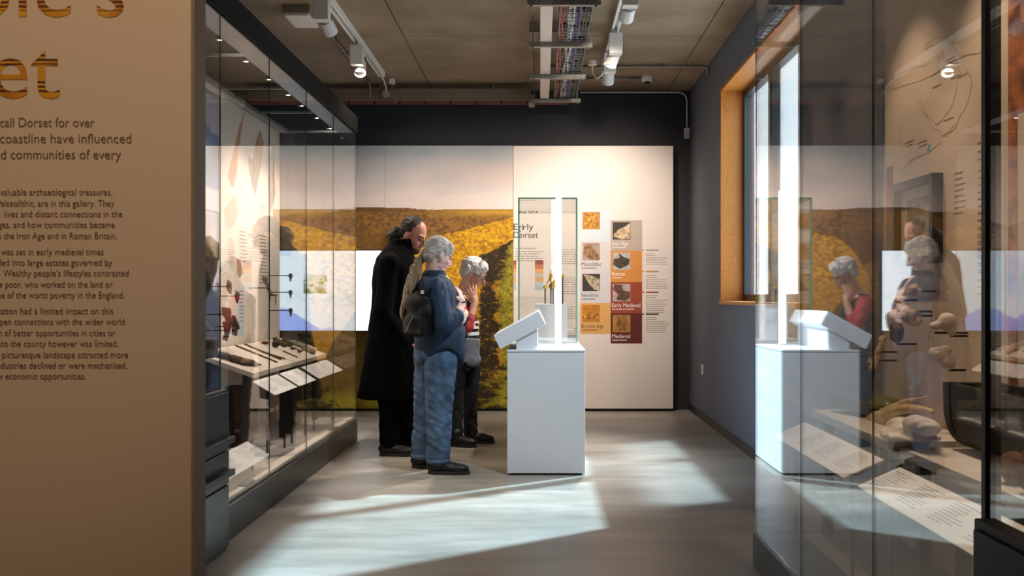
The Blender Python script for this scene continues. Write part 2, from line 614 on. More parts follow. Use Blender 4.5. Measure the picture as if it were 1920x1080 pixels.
m_.build('window_frame', FRAME, win)
MB().box(fx0, fx1, 7.90, 8.04, b0 + .06, b1 - .06).build('mullion', FRAME, win)
for p0, p1 in ((a0 + .06, 7.90), (8.04, a1 - .06)):
    MB().box(fx0 + .025, fx0 + .035, p0, p1, b0 + .06, b1 - .06).build('pane', WGLASS, win)

s_ = thing('wall_socket', 'small white socket plate low on the slate wall under the window', 'socket', at(1318, 693, 10.1))
p = onx(1318, 693, XR)
MB().box(XR - .012, XR, p.y - .045, p.y + .045, p.z - .05, p.z + .05).build('face_plate', WPLAST, s_, bevel=.003)
MB().box(XR - .016, XR - .012, p.y - .02, p.y + .02, p.z - .012, p.z + .02).build('rocker', mat('grey_plastic', (190, 186, 182), .4), s_)
s_ = thing('motion_sensor', 'white motion sensor high in the corner beside the slate wall', 'sensor', (1.615, 10.98, 3.03))
MB().box(1.585, 1.645, 10.95, 11.0, 2.99, 3.11).build('housing', WPLAST, s_, bevel=.01)
MB().box(1.595, 1.635, 10.943, 10.952, 3.0, 3.05).build('sensor_lens', MATS['grey_plastic'], s_)

# ------------------------------------------------------------------ intro wall in the foreground
D = 2.2; XE = -.772
ip = thing('introduction_panel', 'tan introduction wall panel with orange title and brown text in the foreground', 'panel', (-1.4, D + .045, 0))
MB().box(-2.0, XE, D, D + .09, 0, 3.2).build('board', INTRO, ip, bevel=.004)
MB().box(XE - .006, XE + .003, D + .012, D + .088, 0, 3.2).build('edge_band', mat('edge_band_grey', (150, 138, 112), .6), ip)

def letters_material():
    m = bpy.data.materials.new('polished_agate_print'); m.use_nodes = True
    nt = m.node_tree; b = nt.nodes['Principled BSDF']
    tc = nt.nodes.new('ShaderNodeTexCoord')
    sp = nt.nodes.new('ShaderNodeSeparateXYZ'); nt.links.new(tc.outputs['Object'], sp.inputs[0])
    n = nt.nodes.new('ShaderNodeTexNoise'); n.inputs['Scale'].default_value = 9; n.inputs['Detail'].default_value = 6
    nt.links.new(tc.outputs['Object'], n.inputs['Vector'])
    cr = nt.nodes.new('ShaderNodeValToRGB'); e = cr.color_ramp.elements
    e[0].position = .35; e[0].color = lin((196, 112, 34)); e[1].position = .62; e[1].color = lin((238, 176, 42))
    nt.links.new(n.outputs['Fac'], cr.inputs['Fac'])
    wv = nt.nodes.new('ShaderNodeTexWave'); wv.bands_direction = 'Z'; wv.inputs['Scale'].default_value = 32; wv.inputs['Distortion'].default_value = 1.2; wv.inputs['Detail'].default_value = 2
    nt.links.new(tc.outputs['Object'], wv.inputs['Vector'])
    w2 = nt.nodes.new('ShaderNodeTexWave'); w2.bands_direction = 'Z'; w2.inputs['Scale'].default_value = 5.2; w2.inputs['Distortion'].default_value = .6; w2.inputs['Phase Offset'].default_value = 1.0
    nt.links.new(tc.outputs['Object'], w2.inputs['Vector'])
    g1 = nt.nodes.new('ShaderNodeMath'); g1.operation = 'GREATER_THAN'; g1.inputs[1].default_value = .45; nt.links.new(wv.outputs['Fac'], g1.inputs[0])
    g2 = nt.nodes.new('ShaderNodeMath'); g2.operation = 'GREATER_THAN'; g2.inputs[1].default_value = .62; nt.links.new(w2.outputs['Fac'], g2.inputs[0])
    mu = nt.nodes.new('ShaderNodeMath'); mu.operation = 'MULTIPLY'; nt.links.new(g1.outputs[0], mu.inputs[0]); nt.links.new(g2.outputs[0], mu.inputs[1])
    mx = nt.nodes.new('ShaderNodeMix'); mx.data_type = 'RGBA'; nt.links.new(mu.outputs[0], mx.inputs[0]); nt.links.new(cr.outputs[0], mx.inputs[6]); mx.inputs[7].default_value = lin((92, 48, 28))
    nt.links.new(mx.outputs[2], b.inputs['Base Color']); b.inputs['Roughness'].default_value = .5
    return m
AGATE = letters_material()
X_, Z_ = Vector((1, 0, 0)), Vector((0, 0, 1))
k = D / F
def title(s, right, base, xh):
    vs, fs = text_geo(s)
    x1 = max(v.x for v in vs); x0 = min(v.x for v in vs)
    size = xh * k / .52 * .95
    mb = MB()
    p = at(right, base, D - .002)
    add_text(mb, s, p - X_ * (x1 - x0) * size, X_, Z_, size=size)
    mb.build('title_lettering', AGATE, ip, fix=False)
title('People\u2019s', 232, 31, 90)
title('Dorset', 112, 184, 90)
lead = [('call Dorset for over', 0, 177, 238), ('coastline have influenced', 0, 246, 268), ('communities of every', 20, 227, 298, 'and ')]
body = [('valuable archaeological treasures,', 0, 210, 366), ('are in this gallery. They', 71, 214, 387, 'Palaeolithic, '), ('lives and distant connections in the', 8, 229, 407),
        ('and how communities became', 25, 215, 427, 'ages, '), ('the Iron Age and in Roman Britain.', 7, 219, 448, 'to '),
        ('was set in early medieval times', 2, 194, 478), ('into large estates governed by', 23, 210, 498, 'divided '), ('Wealthy people\u2019s lifestyles contrasted', 6, 241, 518),
        ('poor, who worked on the land or', 10, 211, 539, 'the '), ('of the worst poverty in the England.', 14, 233, 559, 'some '),
        ('had a limited impact on this', 38, 212, 589, 'Industrialisation '), ('open connections with the wider world.', -8, 237, 609), ('of better opportunities in cities or', 9, 216, 630, 'in search '),
        ('into the county however was limited.', -8, 221, 650), ('picturesque landscape attracted more', 4, 240, 671), ('industries declined or were mechanised,', -9, 238, 691),
        ('economic opportunities.', 10, 161, 711, 'new ')]
for nm, rows, m in (('lead_lettering', lead, mat('lead_ink', (122, 92, 66), .7)), ('body_lettering', body, mat('body_ink', (112, 82, 58), .7))):
    for row in rows:
        s, x0, x1, y = row[:4]
        pre = row[4] if len(row) > 4 else ''
        g = text_geo(s)[0]; sc_ = (x1 - x0) * k / (max(v.x for v in g) - min(v.x for v in g))
        if pre:
            g2 = text_geo(pre + s)[0]; wid = (max(v.x for v in g2) - min(v.x for v in g2)) * sc_
        else:
            wid = (x1 - x0) * k
        mb = MB()
        add_text(mb, pre + s, at(x1, y, D - .002) - X_ * wid, X_, Z_, width=wid, ysize=(25.5 if rows is lead else 17.8) * k)
        mb.build(nm, m, ip, fix=False)

# ------------------------------------------------------------------ mural, information board and screen on the back wall
DB = 10.85; kb = DB / F
mural = thing('landscape_mural', 'large printed mural of golden hills and grassy rampart on back wall', 'mural', (-2.35, DB, .02))
MXL, MXR, MZ0, MZ1 = -4.5, at(962, 0, DB).x, .03, at(0, 273, DB).z
MB().box(MXL, MXR, DB + .001, DB + .09, MZ0, MZ1).build('mural_board', WHITE, mural)
MB().box(MXL, MXR, DB + .03, DB + .09, 0, MZ0).build('shadow_gap_base', BLACK, mural)
def paint_mural(u, v):
    X = MXL + u * (MXR - MXL); Z = MZ0 + v * (MZ1 - MZ0)
    x = X / kb + VX; y = VY - (Z - EYE) / kb
    def L(pts):
        return np.interp(x, [p[0] for p in pts], [p[1] for p in pts])
    n1 = vnoise(x / 60, y / 22, 1); n2 = vnoise(x / 7, y / 4, 2, 4, .7); n3 = vnoise(x / 2.6, y / 2.6, 3, 3, .8); n4 = vnoise(x / 24, y / 12, 4)
    C = lambda r, g, b: np.array([r, g, b], float)[None]
    def mixc(a, b, t):
        t = np.clip(t, 0, 1)[:, None]; return a * (1 - t) + b * t
    t = np.clip((y - 273) / 120, 0, 1)
    c = mixc(C(168, 178, 186) + 0 * x[:, None], C(238, 222, 216), t * 1.25 + (n1 - .5) * .5)
    c = mixc(c, C(230, 204, 192), np.clip((x - 720) / 240, 0, 1) * np.exp(-((y - 325) / 28) ** 2) * .7)
    wob = (n2 - .5) * 5
    ridge = L([(200, 420), (430, 405), (480, 425), (525, 409), (545, 402), (575, 395), (620, 398), (645, 391), (668, 388), (720, 389), (765, 390), (800, 393), (962, 392)])
    grass = (n3 - .5)
    def hill(base, dark, amt, bias=.5):
        return mixc(C(*base) + 0 * x[:, None], C(*dark), (n3 * .55 + n2 * .45 - bias) * amt + .35)
    # far downland
    far = hill((166, 118, 50), (86, 56, 18), 3.4)
    far = mixc(far, C(196, 150, 50), np.clip((x - 780) / 120, 0, 1) * np.exp(-((y - 398) / 7) ** 2))
    far = mixc(far, C(96, 66, 26), np.exp(-((y - ridge - 4) / 4) ** 2) * np.clip((800 - x) / 120, 0, .7))
    far = mixc(far, C(126, 84, 28), np.clip((y - 430) / 40, 0, .6) * np.clip((x - 640) / 60, 0, 1))
    c = np.where((y > ridge + wob * .25)[:, None], far, c)
    # left rounded slope
    sl = L([(200, 395), (400, 418), (525, 427), (560, 424), (580, 429), (620, 446), (668, 466), (700, 474), (760, 500), (1000, 900)])
    left = hill((206, 156, 66), (120, 82, 26), 3.2)
    c = np.where((y > sl + wob * .4)[:, None], left, c)
    pool = ((x - 652) / 20) ** 2 + ((y - 448) / 9) ** 2 + (n2 - .5) * .8
    c = np.where(((pool < 1) & (y < sl))[:, None], C(116, 112, 92), c)
    # golden bank
    bank = L([(740, 520), (770, 470), (800, 446), (850, 436), (885, 427), (915, 420), (962, 407)])
    gold = hill((246, 188, 30), (150, 98, 8), 4.2, .48)
    gold = mixc(gold, C(186, 128, 14), np.clip((y - 520) / 160, 0, .7))
    c = np.where(((y > bank + wob * .5) & (x > 740))[:, None], gold, c)
    # lower meadow
    mead = L([(200, 560), (525, 600), (620, 612), (700, 600), (790, 560), (850, 640), (880, 700), (962, 760)])
    low = hill((158, 128, 60), (62, 48, 16), 4.4)
    low = mixc(low, C(176, 156, 92), np.clip((n4 - .5) * 4, 0, .6))
    low = mixc(low, C(112, 82, 26), np.clip((x - 640) / 60, 0, .8))
    low = mixc(low, C(170, 158, 30), np.exp(-((y - 752) / 18) ** 2) * np.clip((x - 660) / 40, 0, .9))
    low = mixc(low, C(64, 52, 40), np.exp(-(((x - 560) / 40) ** 2 + ((y - 625) / 9) ** 2)))
    c = np.where((y > mead + wob)[:, None], low, c)
    # right hand green bank and the shaded ditch
    green = hill((176, 160, 40), (84, 76, 12), 3.6, .5)
    g0 = np.interp(y, [440, 470, 500, 560, 620, 680, 720, 770], [975, 945, 940, 932, 936, 940, 925, 890]) + (n2 - .5) * 26
    c = np.where((x > g0)[:, None], green, c)
    cx = np.interp(y, [450, 465, 480, 500, 540, 600, 660, 720, 775], [962, 940, 922, 928, 915, 914, 915, 905, 880])
    hw = np.interp(y, [450, 465, 480, 500, 540, 600, 660, 720, 775], [3, 10, 20, 15, 17, 19, 23, 32, 38])
    dd = np.abs(x - cx) / hw + (n2 - .5) * 1.6 + (vnoise(x / 34, y / 13, 41) - .5) * 1.8 + (n3 - .5) * .9
    shade = mixc(C(44, 30, 8) + 0 * x[:, None], C(122, 98, 18), (n3 * .5 + n2 * .5 - .54) * 5)
    shade = mixc(shade, C(140, 120, 24), np.clip((y - 670) / 60, 0, 1) * np.clip((vnoise(x / 26, y / 7, 9) - .5) * 9, 0, 1))
    c = mixc(c, shade, np.clip((1.15 - dd) / .45, 0, 1) * ((y > 450) & (x > 840)))
    tuft = np.clip((vnoise(x / 30, y / 9, 12) - .54) * 10, 0, 1) * np.clip((y - 640) / 60, 0, 1) * (x > 885)
    c = mixc(c, C(36, 26, 6), tuft * .8)
    return c + grass[:, None] * 46 * (y > ridge)[:, None]
picture('mural_print', vcol_mat('mural_ink', .6), mural, (MXL, DB, MZ0), X_, Z_, MXR - MXL, MZ1 - MZ0, 600, 400, paint_mural)
for px in (722, 575):
    xx = at(px, 0, DB).x
    MB().box(xx - .0015, xx + .0015, DB - .0006, DB, MZ0, MZ1).build('panel_seam', mat('seam_grey', (120, 104, 84), .7), mural)

ib = thing('information_board', 'off-white information board with coloured timeline squares on back wall', 'board', (.57, DB, .02))
IX0, IX1 = MXR + .003, at(1262, 0, DB).x
MB().box(IX0, IX1, DB - .012, DB + .09, .03, MZ1 - .004).build('board', PANEL, ib, bevel=.003)
MB().box(IX0, IX1, DB + .03, DB + .09, 0, .03).build('shadow_gap_base', BLACK, ib)
DI = DB - .0135; ki = DI / F
def flat(mb, x0, y0, x1, y1, d, thick=.0008):
    a, b = at(x0, y1, d), at(x1, y0, d)
    mb.box(a.x, b.x, d, d + thick, a.z, b.z)
tiles = [('Palaeolithic', 1088, 394, 1145, 452, (218, 226, 236), INKW, (214, 150, 50)), ('Mesolithic', 1088, 452, 1145, 510, (222, 214, 214), INKD, (196, 168, 150)),
         ('Neolithic', 1088, 510, 1145, 568, (216, 212, 216), INKD, (66, 52, 44)), ('Bronze Age', 1088, 568, 1145, 626, (228, 172, 100), INK, (214, 140, 36)),
         ('Iron Age', 1145, 413, 1204, 470, (192, 172, 160), INKW, (52, 42, 34)), ('Roman', 1145, 470, 1204, 529, (216, 142, 62), INKW, (206, 196, 190)),
         ('Early Medieval', 1145, 529, 1204, 587, (160, 66, 40), INKW, (198, 180, 172)), ('Medieval', 1145, 587, 1204, 644, (98, 26, 20), INKW, (196, 140, 66))]
shapes = {'Palaeolithic': ((236, 170, 40), (150, 84, 20), [(.05, .3), (.3, .05), (.8, .1), (.98, .4), (.6, .55), (.9, .7), (.55, .95), (.1, .9), (.2, .6)]),
          'Mesolithic': ((178, 134, 88), (116, 84, 54), [(.05, .35), (.55, .02), (.95, .02), (.98, .25), (.75, .55), (.35, .95), (.12, .85)]),
          'Neolithic': ((206, 192, 168), (150, 130, 104), [(.05, .98), (.3, .55), (.62, .12), (.98, .0), (.98, .7), (.5, .9)]),
          'Bronze Age': ((120, 74, 20), (230, 158, 44), [(.0, .25), (.5, .1), (.98, .3), (.98, .55), (.5, .4), (.0, .5)]),
          'Iron Age': ((232, 208, 172), (180, 146, 108), [(.05, .15), (.5, .02), (.95, .05), (.98, .3), (.98, .95), (.7, .75), (.3, .55), (.05, .3)]),
          'Roman': ((88, 72, 52), (44, 36, 26), [(.02, .3), (.4, .05), (.9, .3), (.98, .6), (.6, .75), (.35, .98), (.4, .7), (.05, .6)]),
          'Early Medieval': ((124, 66, 44), (74, 60, 50), [(.0, .7), (.3, .4), (.2, .1), (.7, .02), (.98, .2), (.98, .55), (.6, .62), (.5, .95), (.1, .98)]),
          'Medieval': ((168, 110, 44), (112, 70, 26), [(.3, .1), (.75, .1), (.85, .6), (.7, .92), (.3, .92), (.2, .5)])}
for s, x0, y0, x1, y1, col, ink, pc in tiles:
    tl = MB(); flat(tl, x0, y0, x1, y1, DI)
    tile = tl.build('timeline_tile', mat('tile_%d_%d_%d' % col, col, .6), ib)
    tile['label'] = 'timeline square headed ' + s
    ph = MB(); flat(ph, x0 + 4, y0 + 3.5, x0 + 37, y0 + 36, DI - .0012)
    pho = ph.build('photograph', mat('photo_ground_' + s, pc, .5, noise=(22, tuple(int(c * .8) for c in pc), 3)), tile)
    c1, c2, poly = shapes[s]
    pm = MB(); pm.face([at(x0 + 4 + 33 * a, y0 + 36 - 32.5 * b, DI - .0018) for a, b in poly])
    pm.build('pictured_find', mat('photo_find_' + s, c1, .5, noise=(38, c2, 6, .4, .6)), tile)
    tm = MB()
    wd = {'Palaeolithic': 44, 'Mesolithic': 37, 'Neolithic': 32, 'Bronze Age': 41, 'Iron Age': 31, 'Roman': 24, 'Early Medieval': 53, 'Medieval': 34}[s]
    add_text(tm, s, at(x0 + 2.5, y0 + 47, DI - .001), X_, Z_, width=wd * ki, ysize=11 * ki)
    greek(tm, at(x0 + 3, y0 + 50, DI - .001), X_, Z_, wd * .8 * ki, 1, .01, 1.6 * ki, len(s), .1)
    tm.build('tile_lettering', ink, tile, fix=False)
mb = MB()
add_text(mb, 'Early', at(963, 431, DI - .001), X_, Z_, width=37 * ki, ysize=17 * ki)
add_text(mb, 'Dorset', at(963, 446, DI - .001), X_, Z_, width=46 * ki, ysize=17 * ki)
mb.build('heading_lettering', INKD, ib, fix=False)
mb = MB()
for i, (x, y, w_, nl) in enumerate([(966, 465, 46, 1), (966, 471, 58, 5), (1033, 468, 44, 7), (1033, 520, 44, 8), (1033, 575, 44, 6), (1033, 615, 44, 5)]):
    greek(mb, at(x, y, DI), X_, Z_, w_ * ki, nl, 4.3 * ki, 1.3 * ki, 50 + i)
for i, (y, c) in enumerate([(470, 4), (511, 5), (549, 7), (590, 6)]):
    greek(mb, at(1211, y + 5, DI), X_, Z_, 22 * ki, 2, 3.6 * ki, 1.2 * ki, 70 + i)
    greek(mb, at(1211, y + 13, DI), X_, Z_, 44 * ki, c, 3.9 * ki, 1.2 * ki, 80 + i)
mb.build('small_print', mat('small_print_ink', (160, 140, 126), .7), ib, fix=False)['kind'] = 'stuff'
for y, col in ((469, (176, 160, 150)), (509, (196, 146, 84)), (548, (146, 62, 44)), (589, (78, 34, 28))):
    mb = MB(); flat(mb, 1211, y - 1.3, 1235, y + 1.3, DI); flat(mb, 1204, y - 1, 1208, y + 1, DI)
    mb.build('timeline_bar', mat('bar_%d' % y, col, .6), ib)
for x0, w_ in ((962, 6), (1002, 17)):
    cols = [(168, 84, 62), (206, 126, 100), (236, 176, 110), (206, 192, 182), (228, 176, 118), (196, 206, 214), (188, 200, 210)]
    for i, c in enumerate(cols):
        mb = MB(); flat(mb, x0 + 1, 488 + i * 8, x0 + w_, 496 + i * 8, DI)
        mb.build('key_band', mat('key_%d' % i, c, .6), ib)

scr = thing('projection_screen', 'bright wall screen showing a pale blue illustrated scene behind the left case', 'screen', (-2.6, DB - .05, .9))
SX0, SX1, SZ0, SZ1 = -3.62, at(718, 0, DB - .05).x, at(0, 620, DB - .05).z, at(0, 470, DB - .05).z
MB().box(SX0 - .012, SX1 + .012, DB - .045, DB, SZ0 - .012, SZ1 + .012).build('housing', mat('screen_bezel', (40, 42, 46), .4), scr)
def paint_screen(u, v):
    X = SX0 + u * (SX1 - SX0); Z = SZ0 + v * (SZ1 - SZ0)
    ks = (DB - .05) / F
    x = X / ks + VX; y = VY - (Z - EYE) / ks
    n1 = vnoise(x / 30, y / 14, 21); n2 = vnoise(x / 9, y / 5, 22)
    C = lambda r, g, b: np.array([r, g, b], float)[None]
    def mixc(a, b, t):
        t = np.clip(t, 0, 1)[:, None]; return a * (1 - t) + b * t
    c = C(226, 238, 250) + 0 * x[:, None]
    c = mixc(c, C(238, 247, 255), np.clip((x - 545) / 90, 0, 1))
    c = mixc(c, C(150, 196, 236), np.clip((530 - x) / 60, 0, .75) * np.clip((600 - y) / 60, .2, 1))
    c = np.where((((n1 * 1.2 + (480 - y) / 60) > .72) & (y < 492) & (x < 570))[:, None], C(196, 218, 240), c)
    c = mixc(c, C(196, 226, 228), np.exp(-((y - 560) / 14) ** 2) * .5 * (n2 > .5))
    hill = np.interp(x, [400, 440, 470, 500, 530, 545, 575, 603, 720], [592, 575, 596, 580, 578, 583, 600, 620, 640]) + (n2 - .5) * 7
    c = np.where((y > hill)[:, None], C(150, 172, 238), c)
    c = np.where(((y > hill + 4) & (x < 500))[:, None], C(96, 132, 226), c)
    h2 = np.interp(x, [590, 615, 632, 650], [622, 614, 617, 622]); c = np.where((y > h2)[:, None] & ((x > 590) & (x < 652))[:, None], C(190, 204, 246), c)
    inb = (x > 569) & (x < 613) & (y > 515) & (y < 550)
    th = mixc(C(206, 222, 214) + 0 * x[:, None], C(110, 120, 84), (n2 - .45) * 4 + (y - 532) / 40)
    return np.where(inb[:, None], th, c)
picture('screen_picture', vcol_mat('screen_light', .4, 2.0), scr, (SX0, DB - .0465, SZ0), X_, Z_, SX1 - SX0, SZ1 - SZ0, 220, 90, paint_screen)

# ------------------------------------------------------------------ glass pane helper (faces clear, edges dark)
def pane_x(parent, X, y0, y1, z0, z1, th=.006, edge=GLASSE, name='glass_pane', sign=1):
    """pane parallel to the depth axis, its outer face at X"""
    x0, x1 = (X, X + th * sign)
    xa, xb = min(x0, x1), max(x0, x1)
    m = MB()
    V = [(xa, y0, z0), (xa, y1, z0), (xa, y1, z1), (xa, y0, z1)]
    W = [(xb, y0, z0), (xb, y1, z0), (xb, y1, z1), (xb, y0, z1)]
    m.face(V); m.face(W[::-1])
    m.slot = 1
    for i in range(4):
        j = (i + 1) % 4
        m.face([V[j], V[i], W[i], W[j]])
    return m.build(name, GLASS, parent, slots=(edge,))
def pane_y(parent, Y, x0, x1, z0, z1, th=.008, edge=GLASSE, name='glass_pane'):
    m = MB()
    V = [(x0, Y, z0), (x1, Y, z0), (x1, Y, z1), (x0, Y, z1)]
    W = [(x0, Y + th, z0), (x1, Y + th, z0), (x1, Y + th, z1), (x0, Y + th, z1)]
    m.face(V); m.face(W[::-1])
    m.slot = 1
    for i in range(4):
        j = (i + 1) % 4
        m.face([V[j], V[i], W[i], W[j]])
    return m.build(name, GLASS, parent, slots=(edge,))

WARM = (1.0, .80, .60)
WARM2 = (1.0, .86, .72)
Y_ = Vector((0, 1, 0))
INTERIOR = mat('case_interior', (232, 218, 204), .6)
RAIL = mat('case_rail', (148, 152, 156), .35, .5)
# ================================================================== LEFT CASE
GX, BX, PZ, TZ = -1.60, -2.26, .19, 2.67
CY0, CY1 = 3.6, 8.64
lc = thing('display_case', 'long glass display case on dark plinth along the left side', 'display case', ((GX + BX) / 2, (CY0 + CY1) / 2, 0))
MB().box(BX - .06, GX + .01, CY0, CY1 + .02, 0, PZ).build('plinth', CASEDK, lc, bevel=.003)
MB().box(BX, GX - .02, CY0, CY1, PZ, PZ + .012).build('case_floor', INTERIOR, lc)
MB().box(GX + .0095, GX + .012, CY0, CY1 + .02, PZ - .012, PZ - .004).build('plinth_trim', GALV, lc)
ys_ = [CY0, 4.05, 4.985, 5.89, 6.82, 7.72, CY1]
for i in range(6):
    pane_x(lc, GX, ys_[i] + .0015, ys_[i + 1] - .0015, PZ + .002, TZ, sign=-1)
pane_y(lc, CY1, BX + .01, GX - .002, PZ + .002, TZ)
MB().box(GX - .02, GX + .012, CY0, CY1 + .02, TZ, TZ + .14).build('fascia', mat('fascia_dark', (11, 9, 8), .8, spec=.2), lc)
MB().box(GX - .15, GX - .02, CY0, CY1, TZ, TZ + .02).build('light_shelf', RAIL, lc)
MB().box(BX + .0, BX + .07, CY0, CY1, TZ, TZ + .03).build('rear_rail', RAIL, lc)
for y in (4.985, 5.89, 6.82, 7.72, CY1 - .02):
    MB().box(BX + .07, GX - .15, y - .009, y + .009, TZ, TZ + .016).build('cross_bar', RAIL, lc)
for i, y in enumerate((4.3, 5.05, 5.5, 6.0, 6.5, 7.0, 7.4, 7.9, 8.4)):
    q = MB().lathe((GX - .17, y, TZ + .03), [(.004, .02), (.014, .02), (.016, -.01), (.014, -.03), (.012, -.032)], 12)
    h = q.build('case_spotlight', DARK, lc)
    MB().lathe((GX - .17, y, TZ - .004), [(.002, .001), (.010, .001), (.010, -.002), (.002, -.002)], 12).build('lens', LENS, h)
    if i in (1, 3, 4, 6, 7, 8):
        spot('case_lamp', lc, (GX - .17, y, TZ - .012), (BX + .22, y + .02, .8), 60, WARM2, 110, .8, .012)
for y in (5.55, 7.85):
    MB().box(GX - .06, GX - .009, y - .07, y + .07, PZ + .012, PZ + .03).build('glass_clamp', GALV, lc, bevel=.002)

# back graphics
white = MB().box(BX - .03, BX, 7.02, CY1, PZ + .01, TZ).build('graphic_board', INTERIOR, lc)
def paint_blue(u, v):
    n = vnoise(u * 9, v * 20, 31); z = PZ + v * (TZ - PZ)
    C = lambda r, g, b: np.array([r, g, b], float)[None]
    t = np.clip((z - 1.4) / 1.2 + (n - .5) * .4, 0, 1)[:, None]
    c = C(214, 214, 228) * (1 - t) + C(196, 182, 190) * t
    c = np.where(((z > 2.0) & (z < 2.42 + (n - .5) * .2))[:, None], C(110, 138, 176), c)
    c = np.where((z < 1.3 + (n - .5) * .4)[:, None], C(84, 98, 128), c)
    return c
blue = MB().box(BX - .03, BX - .001, CY0, 7.01, PZ + .01, TZ).build('graphic_board', INTERIOR, lc)
picture('sky_print', vcol_mat('sky_ink', .6), blue, (BX, CY0, PZ + .012), Y_, Z_, 7.01 - CY0, TZ - PZ - .012, 120, 90, paint_blue)
def printed(parent, name, pts, m, X=BX + .001, lift=0):
    mb = MB(); mb.face([onx(x, y, X) + Vector((lift, 0, 0)) for x, y in pts]); return mb.build(name, m, parent)
SPEAR = mat('print_spear', (176, 108, 66), .6, noise=(8, (206, 150, 112), 4), stretch=(4, 4, 1))
PALE = mat('print_pale_flint', (204, 172, 150), .6, noise=(9, (220, 194, 176), 4))
GREYP = mat('print_grey_flint', (170, 146, 136), .6, noise=(9, (136, 110, 98), 4))
printed(white, 'printed_spearhead', [(459.4, 204.6), (454, 239.6), (448, 278.5), (444, 325), (438, 352), (433, 350), (428, 330), (431, 310), (440, 276), (448, 240)], SPEAR)
printed(white, 'printed_flint', [(488, 243.5), (494.5, 265), (492, 295), (486, 330), (479, 367), (471, 341), (465, 302), (467, 290), (474, 300), (480, 265)], GREYP)
printed(white, 'printed_flint_face', [(489, 250), (493, 268), (488, 298), (482, 325), (475, 298), (481, 270)], SPEAR, lift=.0006)
printed(white, 'printed_flint', [(511, 267), (515, 325), (518, 361), (507, 398), (503, 345), (505, 300)], GREYP)
printed(white, 'printed_flint', [(438.7, 365), (445, 367), (448, 398), (440, 421), (428, 431), (423, 421), (419, 395), (428, 382)], PALE)
printed(white, 'printed_flint', [(430, 447), (436, 445), (440, 470), (437, 500), (430, 498), (428, 470)], PALE)
printed(white, 'printed_flint', [(444, 486), (453, 486), (454, 510), (450, 522), (445, 512)], SPEAR)
mb = MB()
up = Vector((0, 0, 1))
for i, (x, y, xe, nl) in enumerate([(487, 380, 500, 3), (487, 440, 503, 6), (487, 470, 503, 10), (449, 432, 464, 9), (449, 545, 458, 9)]):
    a, b = onx(x, y, BX + .0012), onx(xe, y, BX + .0012)
    greek(mb, a, Y_, Z_, b.y - a.y, nl, .028, .009, 140 + i)
mb.build('small_print', mat('case_print_ink', (140, 120, 110), .7), white, fix=False)['kind'] = 'stuff'
mb = MB(); a, b = onx(447, 540, BX + .0008), onx(458, 540, BX + .0008)
mb.face([a, b, Vector((b.x, b.y, .95)), Vector((a.x, a.y, .95))]); mb.build('printed_label', mat('pale_blue_label', (198, 212, 226), .6), white)

# drawer unit standing against the plinth
du = thing('drawer_unit', 'dark drawer unit with two flat pull handles at the left case', 'drawers', (GX, 4.5, 0))
MB().box(GX + .012, GX - .30 + .32 + .03, 4.05, 4.93, 0, .79).build('carcass', CASEDK, du, bevel=.002)
for z0, z1, zh in ((.50, .78, .535), (.33, .49, .375), (.02, .32, None)):
    dr = MB().box(GX + .0505, GX + .062, 4.06, 4.92, z0, z1).build('drawer', CASEDK, du, bevel=.002)
    if zh:
        MB().box(GX + .062, GX + .10, 4.1, 4.90, zh, zh + .03).build('handle', DARK, dr, bevel=.003)
# ---- stepped display shelf
SLOPE = .357
def shelf(label, x0, x1, y0, y1, z, t, legs, depth_leg, tilt=False):
    r = thing('display_shelf', label, 'shelf', ((x0 + x1) / 2, (y0 + y1) / 2, depth_leg))
    rise = SLOPE * (x1 - x0) if tilt else 0
    MB().prism([(x1, y0, z - t), (x1, y0, z), (x0, y0, z + rise), (x0, y0, z + rise - t)], (0, y1 - y0, 0)).build('shelf_board', SHELF, r, bevel=.002)
    for lx, ly in legs:
        MB().box(lx - .02, lx + .02, ly - .02, ly + .02, depth_leg, z - t + (SLOPE * (x1 - lx) if tilt else 0)).build('leg', mat('shelf_leg', (52, 48, 44), .5), r)
    return r
ZF = PZ + .012
shelf('nearer pale shelf carrying brown spear and arrows in the left case', -2.235, -1.85, 6.42, 7.50, .755, .032, [(-1.92, 6.5), (-2.18, 6.5), (-1.92, 7.42), (-2.18, 7.42)], ZF, True)
shelf('farther pale shelf with brushes at the far end of left case', -2.235, -1.85, 7.53, 8.62, .755, .032, [(-1.92, 7.6), (-2.18, 7.6), (-1.92, 8.48), (-2.18, 8.48)], ZF, True)
